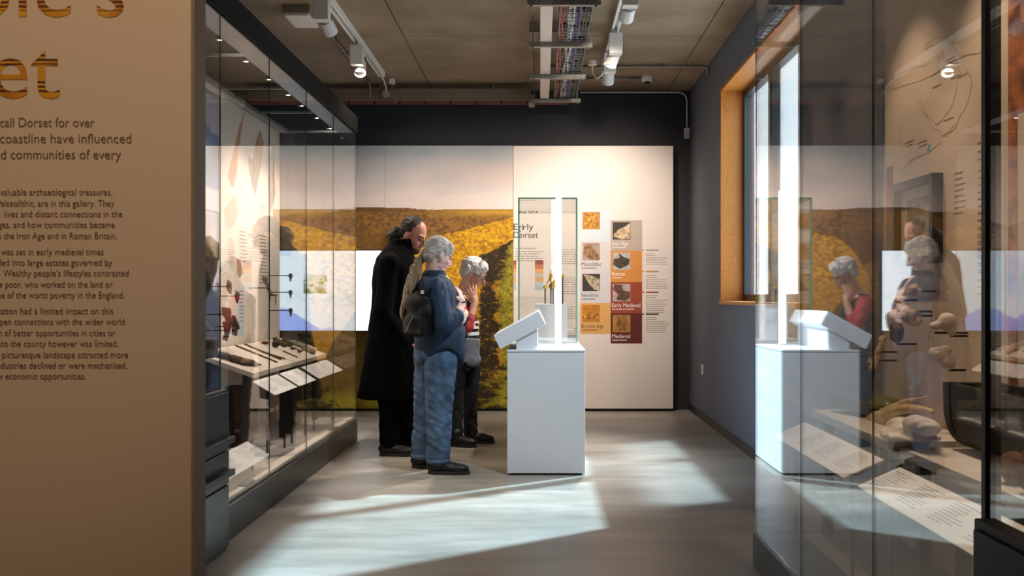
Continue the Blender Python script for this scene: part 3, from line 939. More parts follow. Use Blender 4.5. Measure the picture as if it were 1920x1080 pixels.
# ---- sloped cards
def card(label, fx, bx, fz, bz, y0, y1, foot, seed, cols=2, rows=9, legs=True, sign=1):
    y0, y1 = min(y0, y1), max(y0, y1)
    r = thing('caption_card', label, 'label', ((fx + bx) / 2, (y0 + y1) / 2, foot))
    up_ = Vector((bx - fx, 0, bz - fz)); L = up_.length; up_.normalize()
    nrm = Vector((-up_.z, 0, up_.x)) * (1 if (up_.x < 0) else -1)
    nrm = nrm if nrm.z > 0 else -nrm
    P = [Vector((fx, y0, fz)), Vector((fx, y1, fz)), Vector((bx, y1, bz)), Vector((bx, y0, bz))]
    MB().prism(P, -nrm * .006).build('card', CARD, r)
    mb = MB(); w = abs(y1 - y0)
    # text runs along the depth axis, read from the aisle
    ux = Vector((0, -1 if sign < 0 else 1, 0)); org = Vector((bx, (y1 if sign < 0 else y0), bz)) + nrm * .0006
    cw = w / cols
    for c in range(cols):
        greek(mb, org + ux * (c * cw + cw * .1) - up_ * L * .14, ux, up_, cw * .75, rows, L * .7 / rows, L * .022, seed + c, .5)
    mb.build('small_print', mat('caption_ink', (150, 138, 134), .7), r, fix=False)['kind'] = 'stuff'
    if legs:
        mx, mz = (fx + bx) / 2, (fz + bz) / 2 - .006
        for y in (y0 + .12 * w, y1 - .12 * w):
            MB().box(mx - .006, mx + .006, y - .006, y + .006, foot, mz).build('prop', PIN, r)
    return r
card('nearest of three white caption cards in the left case', -1.70, -1.842, .618, .706, 6.39, 6.97, ZF, 300, 2, 8)
card('middle of three white caption cards in the left case', -1.70, -1.842, .618, .706, 7.04, 7.56, ZF, 310, 2, 8)
card('farthest of three white caption cards in the left case', -1.70, -1.842, .618, .706, 7.68, 8.58, ZF, 320, 2, 7)
card('large white caption card on the floor of the left case', -1.66, -1.80, .276, .36, 5.0, 6.12, ZF, 330, 3, 9)

# ---- finds on the left shelves
def rod(pts, r, name, label, cat, m, n=8, flat_=None, grp=None):
    o = MB().tube(pts, r, n).build(name, m, smooth=True); return tag(o, label, cat, grp)
ZS = .755
def onz(px, py, z):
    # on the sloping shelf; z counts from the shelf's front height
    h_ = z - .755; a_, b_ = px - VX, py - VY
    t_ = (EYE - .755 + SLOPE * 1.85 - h_) / (b_ - SLOPE * a_)
    return Vector((a_ * t_, F * t_, EYE - b_ * t_))
p = [onz(389, 655, ZS + .02), onz(405, 663, ZS + .022), onz(430, 670, ZS + .026), onz(455, 677, ZS + .026), onz(475, 681, ZS + .02), onz(489, 684, ZS + .012)]
tag(blob(MB().chain(p, [.008, .02, .024, .026, .02, .006]), 'bone_spearhead', BROWN, None, .005, 2, wrinkle(.006, 40, 5)), 'long brown pointed spear on the nearer shelf', 'spear')
RODM = mat('arrow_shaft', (96, 74, 46), .6, noise=(30, (60, 44, 26), 3))
for i, (a, b) in enumerate([((441, 647), (520, 679)), ((459, 645), (527, 674)), ((490, 659), (535, 673))]):
    rod([onz(*a, ZS + .007), onz(*b, ZS + .007)], .006, 'arrow_shaft', ['long thin arrow shaft on the nearer shelf, closest to the spear', 'long thin arrow shaft on the nearer shelf, middle one', 'shorter arrow shaft at the far edge of the nearer shelf'][i], 'arrow', RODM)
ZT = .755
c = onz(517, 652, ZT)
tag(blob(MB().ell(c + Vector((0, 0, .03)), (.03, .035, .03)), 'dark_bowl', mat('charred_clay', (40, 24, 18), .7), None, .005, 1), 'small round dark vessel on the farther shelf', 'vessel')
c = onz(497, 645, ZT)
tag(blob(MB().ell(c + Vector((0, 0, .012)), (.03, .045, .014)), 'red_pebble', mat('red_pebble', (104, 48, 34), .6), None, .005, 1), 'small flat reddish pebble left of the dark vessel', 'pebble')
for i, (x, y) in enumerate([(538, 649), (548, 656), (561, 661)]):
    c = onz(x, y, ZT)
    tag(blob(MB().ell(c + Vector((0, 0, .012)), (.014, .03, .013)).ell(c + Vector((.012, .03, .01)), (.01, .02, .01)), 'bronze_fitting', BRONZE, None, .004, 1),
        ['small bronze fitting beside the dark vessel', 'middle small bronze fitting on farther shelf', 'bronze fitting nearest to the brushes on farther shelf'][i], 'fitting')
rod([onz(531, 658, ZT + .006), onz(558, 670, ZT + .006)], .006, 'ladder_comb', 'short brown toothed strip in front of bronze fittings', 'comb', RODM)
rod([onz(533, 645, ZT + .006), onz(567, 659, ZT + .006)], .005, 'thin_rod', 'thin bronze rod behind the small bronze fittings', 'rod', BRONZE)
for i, (a, b, m, r) in enumerate([((514, 635), (536, 648), BROWN, .022), ((530, 637), (548, 646), BRONZE, .022), ((545, 640), (580, 654), mat('pale_green_glass', (142, 150, 136), .3, noise=(40, (92, 96, 80), 3)), .022),
                                  ((566, 650), (591, 661), mat('bristle', (172, 150, 112), .8, noise=(60, (112, 90, 58), 3), stretch=(1, .2, 1)), .024), ((575, 648), (594, 656), PLASTER, .014)]):
    pa, pb = onz(*a, ZT + r), onz(*b, ZT + r)
    tag(MB().tube([pa, pa.lerp(pb, .15), pa.lerp(pb, .5), pa.lerp(pb, .9), pb], [r * .6, r, r * .85, r, r * .5], 10).build('metal_tool', m, smooth=True),
        ['brown rolled tool at the back edge of farther shelf', 'mottled bronze tool at the back edge of farther shelf', 'pale green rod-like tool on the farther shelf', 'bristly brown tool nearest the far glass', 'small white tool at the outer end of farther shelf'][i], 'tool')

def pinned(name, label, cat, pin_px, X, fn, m, voxel=.005, pinlen=None, sm=1, panel=BX):
    """a find held off the case back by a pin; fn(mb, centre) adds its shape"""
    c = onx(pin_px[0], pin_px[1], X)
    r = thing(name, label, cat, c)
    mb = MB(); fn(mb, c)
    blob(mb, 'find', m, r, voxel, sm, wrinkle(.004, 45, 8))
    MB().tube([(panel, c.y, c.z), (c.x, c.y, c.z)], .004, 6).build('pin', PIN, r)
    return r
XO = -2.12
def S(px):   # metres per pixel around an object at XO
    return XO / (px - VX)
def axe(mb, c):
    s = S(505)
    q = lambda x, y: c + Vector(((x - 502) * s, 0, -(y - 540) * s))
    mb.chain([q(497, 522), q(500, 532), q(505, 545), q(510, 552)], [.022, .014, .014, .013]); mb.cap(q(507, 553), q(519, 553), .008, .008)
    mb.cap(q(507, 553), q(505, 568), .006, .004); mb.cap(q(517, 553), q(517, 572), .007, .003)
pinned('antler_hammer', 'grey club-headed find with two prongs on a pin in left case', 'find', (502, 540), XO, axe, mat('grey_antler', (122, 112, 98), .6, noise=(20, (80, 72, 60), 4)))
for i, y in enumerate((517, 548, 582)):
    def knob(mb, c):
        mb.ell(c, (.018, .018, .022)); mb.cap(c, c + Vector((0, 0, -.045)), .012, .007)
    pinned('dark_brooch', ['top of three small dark brooches on pins', 'middle of three small dark brooches on pins', 'lowest of three small dark brooches on pins'][i], 'brooch', (545, y), -2.08, knob, mat('dark_iron', (48, 44, 42), .5, .4), .004)
def frag(pts, th):
    def f(mb, c):
        s = XO / (435 - VX)
        cx, cy = sum(p[0] for p in pts) / len(pts), sum(p[1] for p in pts) / len(pts)
        a = [c + Vector(((x - cx) * s, -th / 2, -(y - cy) * s)) for x, y in pts]
        mb.prism(a, (0, th, 0))
    return f
for i, (pts, m) in enumerate([([(427, 524), (434, 530), (434, 553), (425, 542)], RUST), ([(442, 544), (449, 548), (449, 556), (445, 570), (441, 558)], BLACK),
                              ([(417, 575), (433, 578), (433, 592), (437, 604), (424, 602), (416, 585)], STONE), ([(418, 604), (436, 600), (433, 616), (426, 640), (418, 636), (421, 622)], RUST),
                              ([(436, 590), (441, 592), (451, 617), (445, 618), (444, 630), (435, 628)], BRONZE)]):
    cx, cy = sum(p[0] for p in pts) / len(pts), sum(p[1] for p in pts) / len(pts)
    pinned('corroded_fragment', ['small rust-brown fragment pinned above the brown stone piece', 'small black blade fragment pinned beside the blue label', 'tan angular stone fragment pinned mid-height', 'rust-brown jagged fragment hanging lowest above the spear', 'dark bronze stepped fragment right of the lowest rusty one'][i], 'fragment', (cx, cy), XO, frag(pts, .03), m, .005)
# tall brown carved figure, dark block and coarse pot on the near, left side of the case
def figure(mb, c):
    s = .0034
    q = lambda x, y: c + Vector(((x - 392) * s, 0, -(y - 500) * s))
    mb.chain([q(392, 452), q(398, 466), q(396, 485), q(393, 505), q(388, 530), q(384, 555)], [.03, .05, .046, .045, .036, .018])
    mb.ell(q(400, 470), (.02, .03, .03))
pinned('carved_figure', 'tall knobbly brown carved piece beside the foreground panel edge', 'carving', (392, 500), -2.05, figure, BROWN, .007, panel=BX)
tag(MB().obox((-2.06, 6.05, .94), (.09, .1, .055), (0, 0, .2)).build('dark_block', BROWN, bevel=.012), 'dark brown block on a bracket below the carved piece', 'block')
bk = thing('display_bracket', 'tall slim bracket holding the dark brown block', 'bracket', (-2.06, 6.05, ZF))
MB().box(-2.12, -2.0, 5.99, 6.11, .875, .885).build('tray', PIN, bk); MB().box(-2.07, -2.05, 6.04, 6.06, ZF, .875).build('stem', PIN, bk)
POT = mat('coarse_pot', (96, 58, 36), .85, noise=(14, (52, 32, 22), 6), bump=(30, .6))
pr = [(.03, 0), (.085, .0), (.098, .04), (.105, .14), (.1, .24), (.088, .33), (.094, .39), (.1, .42), (.09, .425), (.078, .39), (.075, .33), (.05, .3)]
pot = tag(MB().lathe((-2.10, 6.95, ZF), pr, 28).build('ribbed_pot', POT, smooth=True), 'tall brown ribbed pot on the floor of left case', 'pot')
for i in range(5):
    MB().lathe((-2.10, 6.95, ZF + .05 + i * .045), [(.1, -.006), (.109, 0), (.1, .006)], 28).build('rib', POT, pot, smooth=True)
tag(blob(MB().prism([(-2.02, 7.9, ZF), (-1.98, 8.3, ZF), (-1.98, 8.28, .55), (-2.02, 8.1, .60), (-2.02, 7.95, .4)], (-.06, 0, 0)), 'flat_stone_slab', mat('grey_slab', (86, 76, 66), .8, noise=(12, (60, 52, 46), 5)), None, .01, 3), 'flat dark stone slab standing under the farther shelf', 'slab')

# ================================================================== RIGHT CASE
RG, RB, RZ = 1.0, 1.60, .155
RY0, RY1 = .4, 4.63
rc = thing('display_case', 'tall glass display case with mirrored reflections in the right foreground', 'display case', ((RG + RB) / 2, (RY0 + RY1) / 2, 0))
MB().box(RG - .01, RB + .04, RY0, RY1 + .01, 0, RZ).build('plinth', CASEDK, rc, bevel=.003)
RFLOOR = mat('dark_case_floor', (96, 88, 78), .6)
MB().box(RG + .02, RB, RY0, RY1, RZ, RZ + .01).build('case_floor', RFLOOR, rc)
yr = [RY0, 1.4, 2.24, 3.0, 3.83, RY1]
for i in range(5):
    pane_x(rc, RG, yr[i] + .0015, yr[i + 1] - .0015, RZ + .002, 2.95, sign=1)
pane_y(rc, RY1 - .008, RG + .002, RB - .005, RZ + .002, 2.95)
MB().box(RG - .006, RG + .03, 2.225, 2.245, RZ, 2.95).build('door_post', BLACK, rc)
MB().box(RG - .01, RG + .03, RY0, RY1 + .01, 2.95, 3.12).build('fascia', MATS['fascia_dark'], rc)
MB().box(RG + .03, RB + .04, RY0, RY1 + .01, 2.955, 2.97).build('case_roof', DARK, rc)
RPAN = mat('case_back_board', (206, 180, 154), .65)
rb = MB().box(RB, RB + .035, RY0, RY1, RZ + .01, 2.95).build('graphic_board', RPAN, rc)
LINE = mat('map_line', (160, 134, 112), .7)
def mapline(pts, wdt=.0026, m=LINE):
    mb = MB()
    q = [onx(x, y, RB - .001) for x, y in pts]
    for a, b in zip(q, q[1:]):
        t_ = (b - a).normalized(); n_ = Vector((0, -t_.z, t_.y)) * wdt / 2
        mb.face([a - n_, b - n_, b + n_, a + n_])
    mb.build('printed_map_line', m, rb, fix=False)
def jig(pts, k_, seed):
    r = random.Random(seed); out = []
    for a, b in zip(pts, pts[1:]):
        for i in range(k_):
            t_ = i / k_; out.append((a[0] + (b[0] - a[0]) * t_ + r.uniform(-2, 2), a[1] + (b[1] - a[1]) * t_ + r.uniform(-2.5, 2.5)))
    return out + [pts[-1]]
for i, pts in enumerate([[(1670, 170), (1740, 145), (1790, 110), (1850, 95)], [(1725, 55), (1750, 70), (1775, 72), (1800, 105), (1830, 100)], [(1717, 160), (1735, 215), (1760, 235), (1785, 195), (1797, 150)],
                         [(1690, 215), (1685, 260), (1700, 300), (1730, 290)], [(1770, 255), (1790, 235), (1815, 190), (1822, 150), (1812, 130)], [(1720, 190), (1745, 235), (1770, 256), (1795, 235)],
                         [(1690, 320), (1710, 300), (1740, 285), (1765, 265)], [(1695, 60), (1680, 90), (1675, 120)], [(1705, 130), (1720, 125), (1738, 122)], [(1780, 120), (1795, 118), (1800, 138)]]):
    mapline(jig(pts, 7, i))
mb = MB()
for i, (x, y, n) in enumerate([(1733, 85, 2), (1748, 165, 1), (1772, 115, 2), (1783, 148, 1), (1795, 146, 1), (1697, 268, 2), (1722, 268, 2), (1770, 226, 1), (1745, 142, 1)]):
    a = onx(x, y, RB - .001); greek(mb, a, -Y_, Z_, .10, n, .016, .004, 500 + i, .2)
for i, (x, xe, y, n, pt) in enumerate([(1790, 1812, 325, 8, .022), (1833, 1858, 268, 3, .03), (1833, 1860, 320, 9, .026), (1833, 1858, 372, 11, .026), (1833, 1858, 430, 10, .026)]):
    a, b = onx(x, y, RB - .001), onx(xe, y, RB - .001); greek(mb, a, -Y_, Z_, a.y - b.y, n, pt, .006, 520 + i, .3)
mb.build('small_print', mat('map_text_ink', (104, 82, 66), .7), rb, fix=False)['kind'] = 'stuff'
a = onx(1741, 279, RB - .0012); mb = MB()
mb.face([a + Vector((0, .03 * math.cos(t_) * (1 if i % 2 == 0 else .35), .03 * math.sin(t_) * (1 if i % 2 == 0 else .35))) for i, t_ in enumerate([k_ * math.pi / 5 for k_ in range(10)])])
mb.build('printed_star', mat('blue_print', (104, 150, 170), .6), rb, fix=False)
cols = [(96, 48, 46), (112, 60, 56), (150, 92, 82), (156, 104, 88), (160, 118, 84), (120, 116, 84), (96, 112, 104), (118, 132, 136)]
for i, c in enumerate(cols):
    a, b = onx(1662, 0, RB - .001), onx(1674, 0, RB - .001)
    z1 = 1.845 - i * .052
    MB().box(RB - .0012, RB - .0004, a.y, b.y, z1 - .052, z1).build('timeline_band', mat('rband_%d' % i, c, .6), rb)
mb = MB(); q = [(1890, -40), (1935, -40), (1935, 205), (1907, 212), (1908, 740), (1890, 740)]
mb.face([onx(x, y, RB - .0015) for x, y in q])
mb.build('printed_letter_stroke', mat('letter_rock_print', (176, 96, 34), .6, noise=(14, (92, 40, 18), 8, .42, .62)), rb)
pf = thing('picture_frame', 'black framed picture hung on the case back board', 'picture', (RB - .02, 4.18, 1.56))
fy0, fy1, fz0, fz1 = 3.955, 4.41, 1.385, 1.742
fr = MB(); w_ = .03
fr.box(RB - .045, RB, fy0, fy0 + w_, fz0, fz1).box(RB - .045, RB, fy1 - w_, fy1, fz0, fz1).box(RB - .045, RB, fy0 + w_, fy1 - w_, fz0, fz0 + w_).box(RB - .045, RB, fy0 + w_, fy1 - w_, fz1 - w_, fz1)
fr.build('frame', mat('frame_black', (24, 20, 18), .4), pf)
MB().box(RB - .012, RB - .002, fy0 + w_, fy1 - w_, fz0 + w_, fz1 - w_).build('mount_board', mat('mount_cream', (216, 200, 178), .6), pf)
mb = MB(); mb.face([(RB - .0126, fy0 + .1, fz0 + .07), (RB - .0126, fy1 - .1, fz0 + .07), (RB - .0126, fy1 - .1, fz1 - .075), (RB - .0126, fy0 + .1, fz1 - .075)])
mb.build('drawing', mat('old_drawing', (178, 156, 128), .6, noise=(14, (140, 116, 90), 5)), pf)
mb = MB(); mb.face([(RB - .0132, (fy0 + fy1) / 2 + .07 * math.cos(t_ * .3), (fz0 + fz1) / 2 + .075 * math.sin(t_ * .3)) for t_ in range(21)])
mb.build('drawn_vessel', mat('drawing_shade', (118, 94, 72), .6, noise=(20, (160, 134, 106), 4)), pf)

shelf('pale shelf holding the antlers in the right case', 1.25, 1.59, 3.58, 4.58, .73, .035, [(1.3, 3.65), (1.55, 3.65), (1.3, 4.5), (1.55, 4.5)], RZ + .01)
shelf('pale shelf under the dark wooden trough in the right case', 1.25, 1.59, 1.9, 3.46, .725, .035, [(1.3, 2.0), (1.55, 2.0), (1.3, 3.38), (1.55, 3.38)], RZ + .01)
card('farther long white caption card in the right case', 1.04, 1.18, .628, .69, 4.44, 3.42, RZ + .01, 360, 4, 9, True, -1)
card('nearer long white caption card in the right case', 1.04, 1.18, .628, .69, 3.27, 2.30, RZ + .01, 370, 4, 9, True, -1)
# drawers by the near right corner
dn = thing('drawer_unit', 'black drawer unit in the bottom right corner', 'drawers', (RG - .02, 1.7, 0))
MB().box(RG - .06, RG - .012, 1.2, 2.16, 0, .77).build('carcass', BLACK, dn, bevel=.004)
for z0, z1 in ((.45, .75), (.2, .44)):
    dd = MB().box(RG - .07, RG - .06, 1.22, 2.14, z0, z1).build('drawer', BLACK, dn, bevel=.002)
    MB().box(RG - .10, RG - .07, 1.3, 2.1, z0 + .05, z0 + .08).build('handle', DARK, dd)

# pinned finds on the right board
XP = 1.515
def rs(px): return XP / (px - VX)
def rpin(name, label, px, py, prims, m, pins=((0, 0),), voxel=.005, cat='bone', amt=.006):
    c = onx(px, py, XP); s = rs(px)
    r = thing(name, label, cat, c)
    mb = MB()
    for kind, *a in prims:
        q = lambda x, y, dy=0: c + Vector(((x - px) * s, dy, -(y - py) * s))
        if kind == 'e':
            x, y, rx, ry = a; mb.ell(q(x, y), (rx * s, min(rx, ry) * s * .9, ry * s))
        else:
            pts, rr = a; mb.chain([q(*p_) for p_ in pts], [v * s for v in rr])
    blob(mb, 'find', m, r, voxel, 1, wrinkle(amt, 38, 11))
    for dx, dy in pins:
        MB().tube([(RB, c.y, c.z - dy * s), (c.x + dx * s, c.y, c.z - dy * s)], .0045, 6).build('pin', PIN, r)
rpin('vertebra', 'knobbly vertebra on a pin, topmost of the mounted bones', 1714, 546, [('e', 1710, 542, 9, 9), ('e', 1720, 549, 9, 9), ('e', 1704, 550, 6, 6), ('e', 1715, 536, 8, 5)], BONE)
rpin('vertebra', 'small brownish vertebra pinned at the left of the bones', 1682, 564, [('e', 1681, 563, 11, 8), ('e', 1675, 570, 6, 6), ('e', 1690, 560, 6, 5)], BONE, ((0, -1),))
rpin('vertebra', 'twin-lobed vertebra below the small brownish one', 1677, 588, [('e', 1674, 583, 7, 6), ('e', 1680, 592, 8, 8)], BONE)
rpin('joint_bone', 'large squarish pale joint bone at the centre of the group', 1708, 592, [('e', 1706, 590, 17, 17), ('e', 1716, 598, 14, 14), ('e', 1700, 582, 12, 10)], BONE, ((0, 0), (0, -8)), .006)
rpin('rounded_cobble', 'grey-brown rounded cobble held by a wire cradle', 1681, 623, [('e', 1681, 617, 14, 15), ('e', 1681, 630, 13, 13)], STONE, ((0, 22),), .006, 'stone', .003)
rpin('long_bone', 'diagonal brown long bone at the far end of the mounts', 1646, 660, [('c', [(1657, 634), (1650, 650), (1644, 668), (1637, 690)], [7, 5, 6, 8]), ('e', 1653, 636, 8, 6), ('e', 1640, 683, 8, 8)], BONE, ((0, 16), (0, 0)))
rpin('femur_head', 'smooth ball-headed bone, upper of the right-hand pair', 1772, 604, [('e', 1776, 602, 17, 17), ('e', 1752, 611, 10, 8), ('c', [(1776, 606), (1784, 622)], [13, 9]), ('c', [(1770, 606), (1754, 610)], [10, 7])], PLASTER, ((10, 26), (-20, 20)), .006, amt=.003)
rpin('femur_head', 'crumpled ball-headed bone, lower of the right-hand pair', 1768, 670, [('e', 1756, 664, 16, 15), ('e', 1775, 678, 17, 15), ('e', 1770, 656, 14, 9)], PLASTER, ((10, 24),), .006, amt=.006)
# antlers, cast, rock slab on the shelf
A = lambda x, y, X=1.40: onx(x, y, X)
ant = MB()
ant.chain([A(1621, 790), A(1650, 779), A(1690, 767), A(1720, 766), A(1748, 772)], [.022, .022, .019, .016, .011])
ant.chain([A(1640, 782), A(1668, 765), A(1700, 752), A(1737, 745)], [.017, .014, .010, .004])
ant.chain([A(1628, 788), A(1640, 792), A(1662, 789)], [.024, .02, .014]); ant.chain([A(1638, 790), A(1636, 802)], [.016, .008]); ant.ell(A(1618, 788), (.026, .024, .03))
tag(blob(ant, 'antler', ANTLER, None, .005, 2, wrinkle(.004, 30, 3)), 'forked yellowish antler lying on the far shelf', 'antler')
cst = MB()
B = lambda x, y: onx(x, y, 1.30)
cc = B(1705, 808)
cst.ell(cc + Vector((0, 0, -.014)), (.095, .15, .02)).ell(B(1686, 799), (.045, .06, .030)).ell(B(1724, 797), (.05, .07, .032)).ell(B(1706, 805), (.06, .10, .022)).ell(B(1742, 802), (.035, .055, .026))
tag(blob(cst, 'plaster_cast', PLASTER, None, .006, 2, wrinkle(.016, 26, 6)), 'lumpy white plaster cast in front of the antler', 'cast')
tag(blob(MB().obox((1.45, 4.38, .762), (.11, .16, .026), (0, .12, .3)).ell((1.5, 4.34, .79), (.06, .09, .03)), 'rock_slab', mat('wet_grey_rock', (92, 92, 82), .3, noise=(14, (58, 60, 54), 5)), None, .007, 1, wrinkle(.01, 18, 4)), 'flat grey rock slab behind the antler', 'rock')
# dark hollowed trough
tr = MB()
outer, inner = [], []
for i in range(13):
    a_ = math.pi * i / 12
    outer.append((1.485 - .095 * math.cos(a_), .955 - .222 * math.sin(a_) ** .55)); inner.append((1.485 - .068 * math.cos(a_), .955 - .16 * math.sin(a_) ** .6))
sec = outer + inner[::-1]
rings = []
for y, sc_ in ((3.44, .82), (3.40, .96), (3.3, 1.0), (2.7, 1.02), (2.05, 1.0)):
    rings.append([(1.485 + (x - 1.485) * sc_, y, .955 + (z - .955) * (1 if sc_ > .9 else .93)) for x, z in sec])
tr.quads(rings)
tr.prism([(x, 3.44, z) for x, z in outer], (0, -.05, 0)); tr.prism([(x, 2.05, z) for x, z in outer], (0, .05, 0))
tag(tr.build('wooden_trough', DKWOOD), 'hollowed dark wooden trough on the nearer right shelf', 'trough')
for i, (y, z, x, r, l) in enumerate([(2.78, .77, 1.32, (.035, .045, .045), 'rounded reddish stone beside the dark trough'), (2.62, .79, 1.30, (.04, .05, .065), 'upright brown stone at the right edge')]):
    tag(blob(MB().ell((x, y, .725 + r[2]), r), 'worked_stone', STONE, None, .006, 1, wrinkle(.01, 24, 20 + i)), l, 'stone')
tag(blob(MB().box(1.265, 1.31, 2.5, 2.56, .725, .77), 'stone_block', PLASTER, None, .006, 1), 'small pale stone block by the upright brown stone', 'stone')
# lamps under the right case roof
for i, (y, pw) in enumerate(((1.9, 40), (2.7, 55), (3.5, 55), (4.25, 50))):
    h = MB().lathe((RG + .12, y, 2.93), [(.004, .025), (.016, .025), (.018, 0), (.015, -.02)], 12).build('case_spotlight', DARK, rc)
    MB().lathe((RG + .12, y, 2.909), [(.002, .001), (.011, .001), (.011, -.002), (.002, -.002)], 12).build('lens', LENS, h)
    spot('case_lamp', rc, (RG + .12, y, 2.90), (RB - .12, y, .9), pw, WARM, 75, .7, .012)

# ------------------------------------------------------------------ central plinth
D0 = 6.97
kp = D0 / F
PX0, PX1 = at(951, 0, D0).x, at(1097, 0, D0).x
PY1 = 9.5; PT = .877
pl = thing('display_plinth', 'white free-standing display plinth in the middle of the room', 'plinth', ((PX0 + PX1) / 2, (D0 + PY1) / 2, 0))
MB().box(PX0, PX1, D0, PY1, .012, PT - .018).build('body', PLINTH, pl, bevel=.003)
MB().box(PX0 - .002, PX1 + .002, D0 - .002, PY1 + .002, PT - .015, PT).build('top', PLINTH, pl, bevel=.003)
for x in (PX0 + .05, PX1 - .05):
    for y in (D0 + .05, PY1 - .05):
        MB().lathe((x, y, 0), [(.005, 0), (.026, 0), (.026, .010), (.015, .013)], 14).build('foot', BLACK, pl)
vt = thing('glass_cover', 'tall clear glass cover with green edges on white plinth', 'vitrine', ((PX0 + PX1) / 2, 8.7, PT))
gx0, gx1, gy0, gy1, gz1 = -.176, .296, 8.0, 9.38, 2.034
th = .01
for nm, b in (('f', None),):
    pane_y(vt, gy0, gx0, gx1, PT + .001, gz1, th, GLASSG); pane_y(vt, gy1 - th, gx0, gx1, PT + .001, gz1, th, GLASSG)
    pane_x(vt, gx0, gy0 + th, gy1 - th, PT + .001, gz1, th, GLASSG, sign=1); pane_x(vt, gx1, gy0 + th, gy1 - th, PT + .001, gz1, th, GLASSG, sign=-1)
tm = MB()
V = [(gx0, gy0, gz1), (gx1, gy0, gz1), (gx1, gy1, gz1), (gx0, gy1, gz1)]; W = [(a, b, c + th) for a, b, c in V]
tm.face(V[::-1]); tm.face(W); tm.slot = 1
for i in range(4): tm.face([V[i], V[(i + 1) % 4], W[(i + 1) % 4], W[i]])
tm.build('glass_top', GLASS, vt, slots=(GLASSG,))
EDG = mat('glass_joint', (118, 172, 150), .2)
EDR = mat('glass_joint_far', (128, 112, 98), .3)
for x in (gx0 - .003, gx1 - .007):
    MB().box(x, x + .010, gy0 - .003, gy0 + .007, PT + .001, gz1 + th).build('glass_joint', EDG, vt)
    MB().box(x + .002, x + .008, gy1 - .006, gy1, PT + .001, gz1 + th).build('glass_joint', EDR, vt)
MB().box(gx0, gx1, gy0 - .002, gy0 + .008, gz1 + .001, gz1 + th + .002).build('glass_joint', EDG, vt)
MB().box(gx0, gx1, gy1 - .006, gy1, gz1 + .001, gz1 + th).build('glass_joint', EDR, vt)
# light column
lcol = thing('light_column', 'slim glowing vertical light column at the front of the plinth', 'lamp', (at(1047, 0, 7.67).x, 7.67, PT))
cx = at(1047.5, 0, 7.67).x
LEDW = mat('led_diffuser', (255, 255, 255), .3, emit=((250, 252, 255), 4.0))
MB().box(cx - .021, cx + .021, 7.65, 7.69, PT + .012, at(0, 358, 7.67).z).build('diffuser', LEDW, lcol, bevel=.004)
MB().box(cx - .024, cx + .024, 7.647, 7.693, PT, PT + .012).build('base_cap', WPLAST, lcol)
# reading desk
rd = thing('reading_desk', 'sloping white reading desk on the front left of plinth', 'reading desk', (at(985, 0, D0 + .1).x, D0 + .45, PT))
q = [at(x, y, D0 + .015) for x, y in ((925, 629), (938, 655), (1023, 608), (1010, 583))]
MB().prism(q, (0, .88, 0)).build('sloped_panel', PLINTH, rd, bevel=.003)
q = [at(x, y, D0 + .03) for x, y in ((968, 634), (1008, 612), (1008, 654.6), (968, 654.6))]
for p_ in q[2:]: p_.z = PT
MB().prism(q, (0, .82, 0)).build('support', PLINTH, rd, bevel=.002)
mb = MB()
e0, e1 = at(925, 629, D0 + .05), at(1010, 583, D0 + .05); uz_ = (e1 - e0).normalized(); nn = Vector((-uz_.z, 0, uz_.x))
greek(mb, e0.lerp(e1, .9) + nn * .001, Y_, uz_, .75, 9, .03, .006, 610)
mb.build('small_print', MATS['caption_ink'], rd, fix=False)['kind'] = 'stuff'
# block with gold finds
blk_y0, blk_y1 = 8.22, 8.62
dblk = blk_y0
bx0, bx1 = at(1003, 0, dblk).x, at(1064, 0, dblk).x; bz = at(0, 570, dblk).z
tag(MB().box(bx0, bx1, blk_y0, blk_y1, PT, bz).build('display_block', mat('block_white', (246, 236, 228), .5), bevel=.003), 'white block inside the glass cover carrying gold pieces', 'block')
for i, (x, y, kind) in enumerate(((1022, 541, 0), (1033, 530, 1), (1037, 535, 2), (1055, 517, 3))):
    d = blk_y0 + [.08, .1, .2, .22][i]
    c = at(x, y, d)
    r = thing('gold_ornament', ['lowest gold ornament on the leftmost short stand', 'tall gold ornament with upright spike on a stand', 'clustered gold ornament on the stand beside light column', 'small gold ornament right of the light column'][i], 'ornament', (c.x, c.y, bz))
    MB().box(c.x - .006, c.x + .006, c.y - .006, c.y + .006, bz, c.z).build('stand', mat('stand_grey', (96, 86, 78), .5), r)
    g = MB(); s = d / F
    if kind == 0:
        g.ell(c + Vector((0, 0, .012)), (.018, .012, .014)).cap(c + Vector((.005, 0, .02)), c + Vector((.02, 0, .05)), .005, .003)
    elif kind == 1:
        g.cap(c, c + Vector((0, 0, .10)), .009, .006).ell(c + Vector((0, 0, .06)), (.015, .012, .018)).cap(c + Vector((-.03, 0, .0)), c + Vector((0, 0, .06)), .006, .005)
    elif kind == 2:
        g.ell(c, (.026, .02, .03)).ell(c + Vector((.022, 0, .02)), (.018, .016, .02)).ell(c + Vector((-.02, 0, -.01)), (.018, .016, .022)).cap(c, c + Vector((.01, 0, .06)), .008, .003)
    else:
        g.ell(c, (.014, .012, .014)).cap(c, c + Vector((.02, 0, .006)), .007, .004)
    blob(g, 'ornament', GOLD, r, .0035, 1)

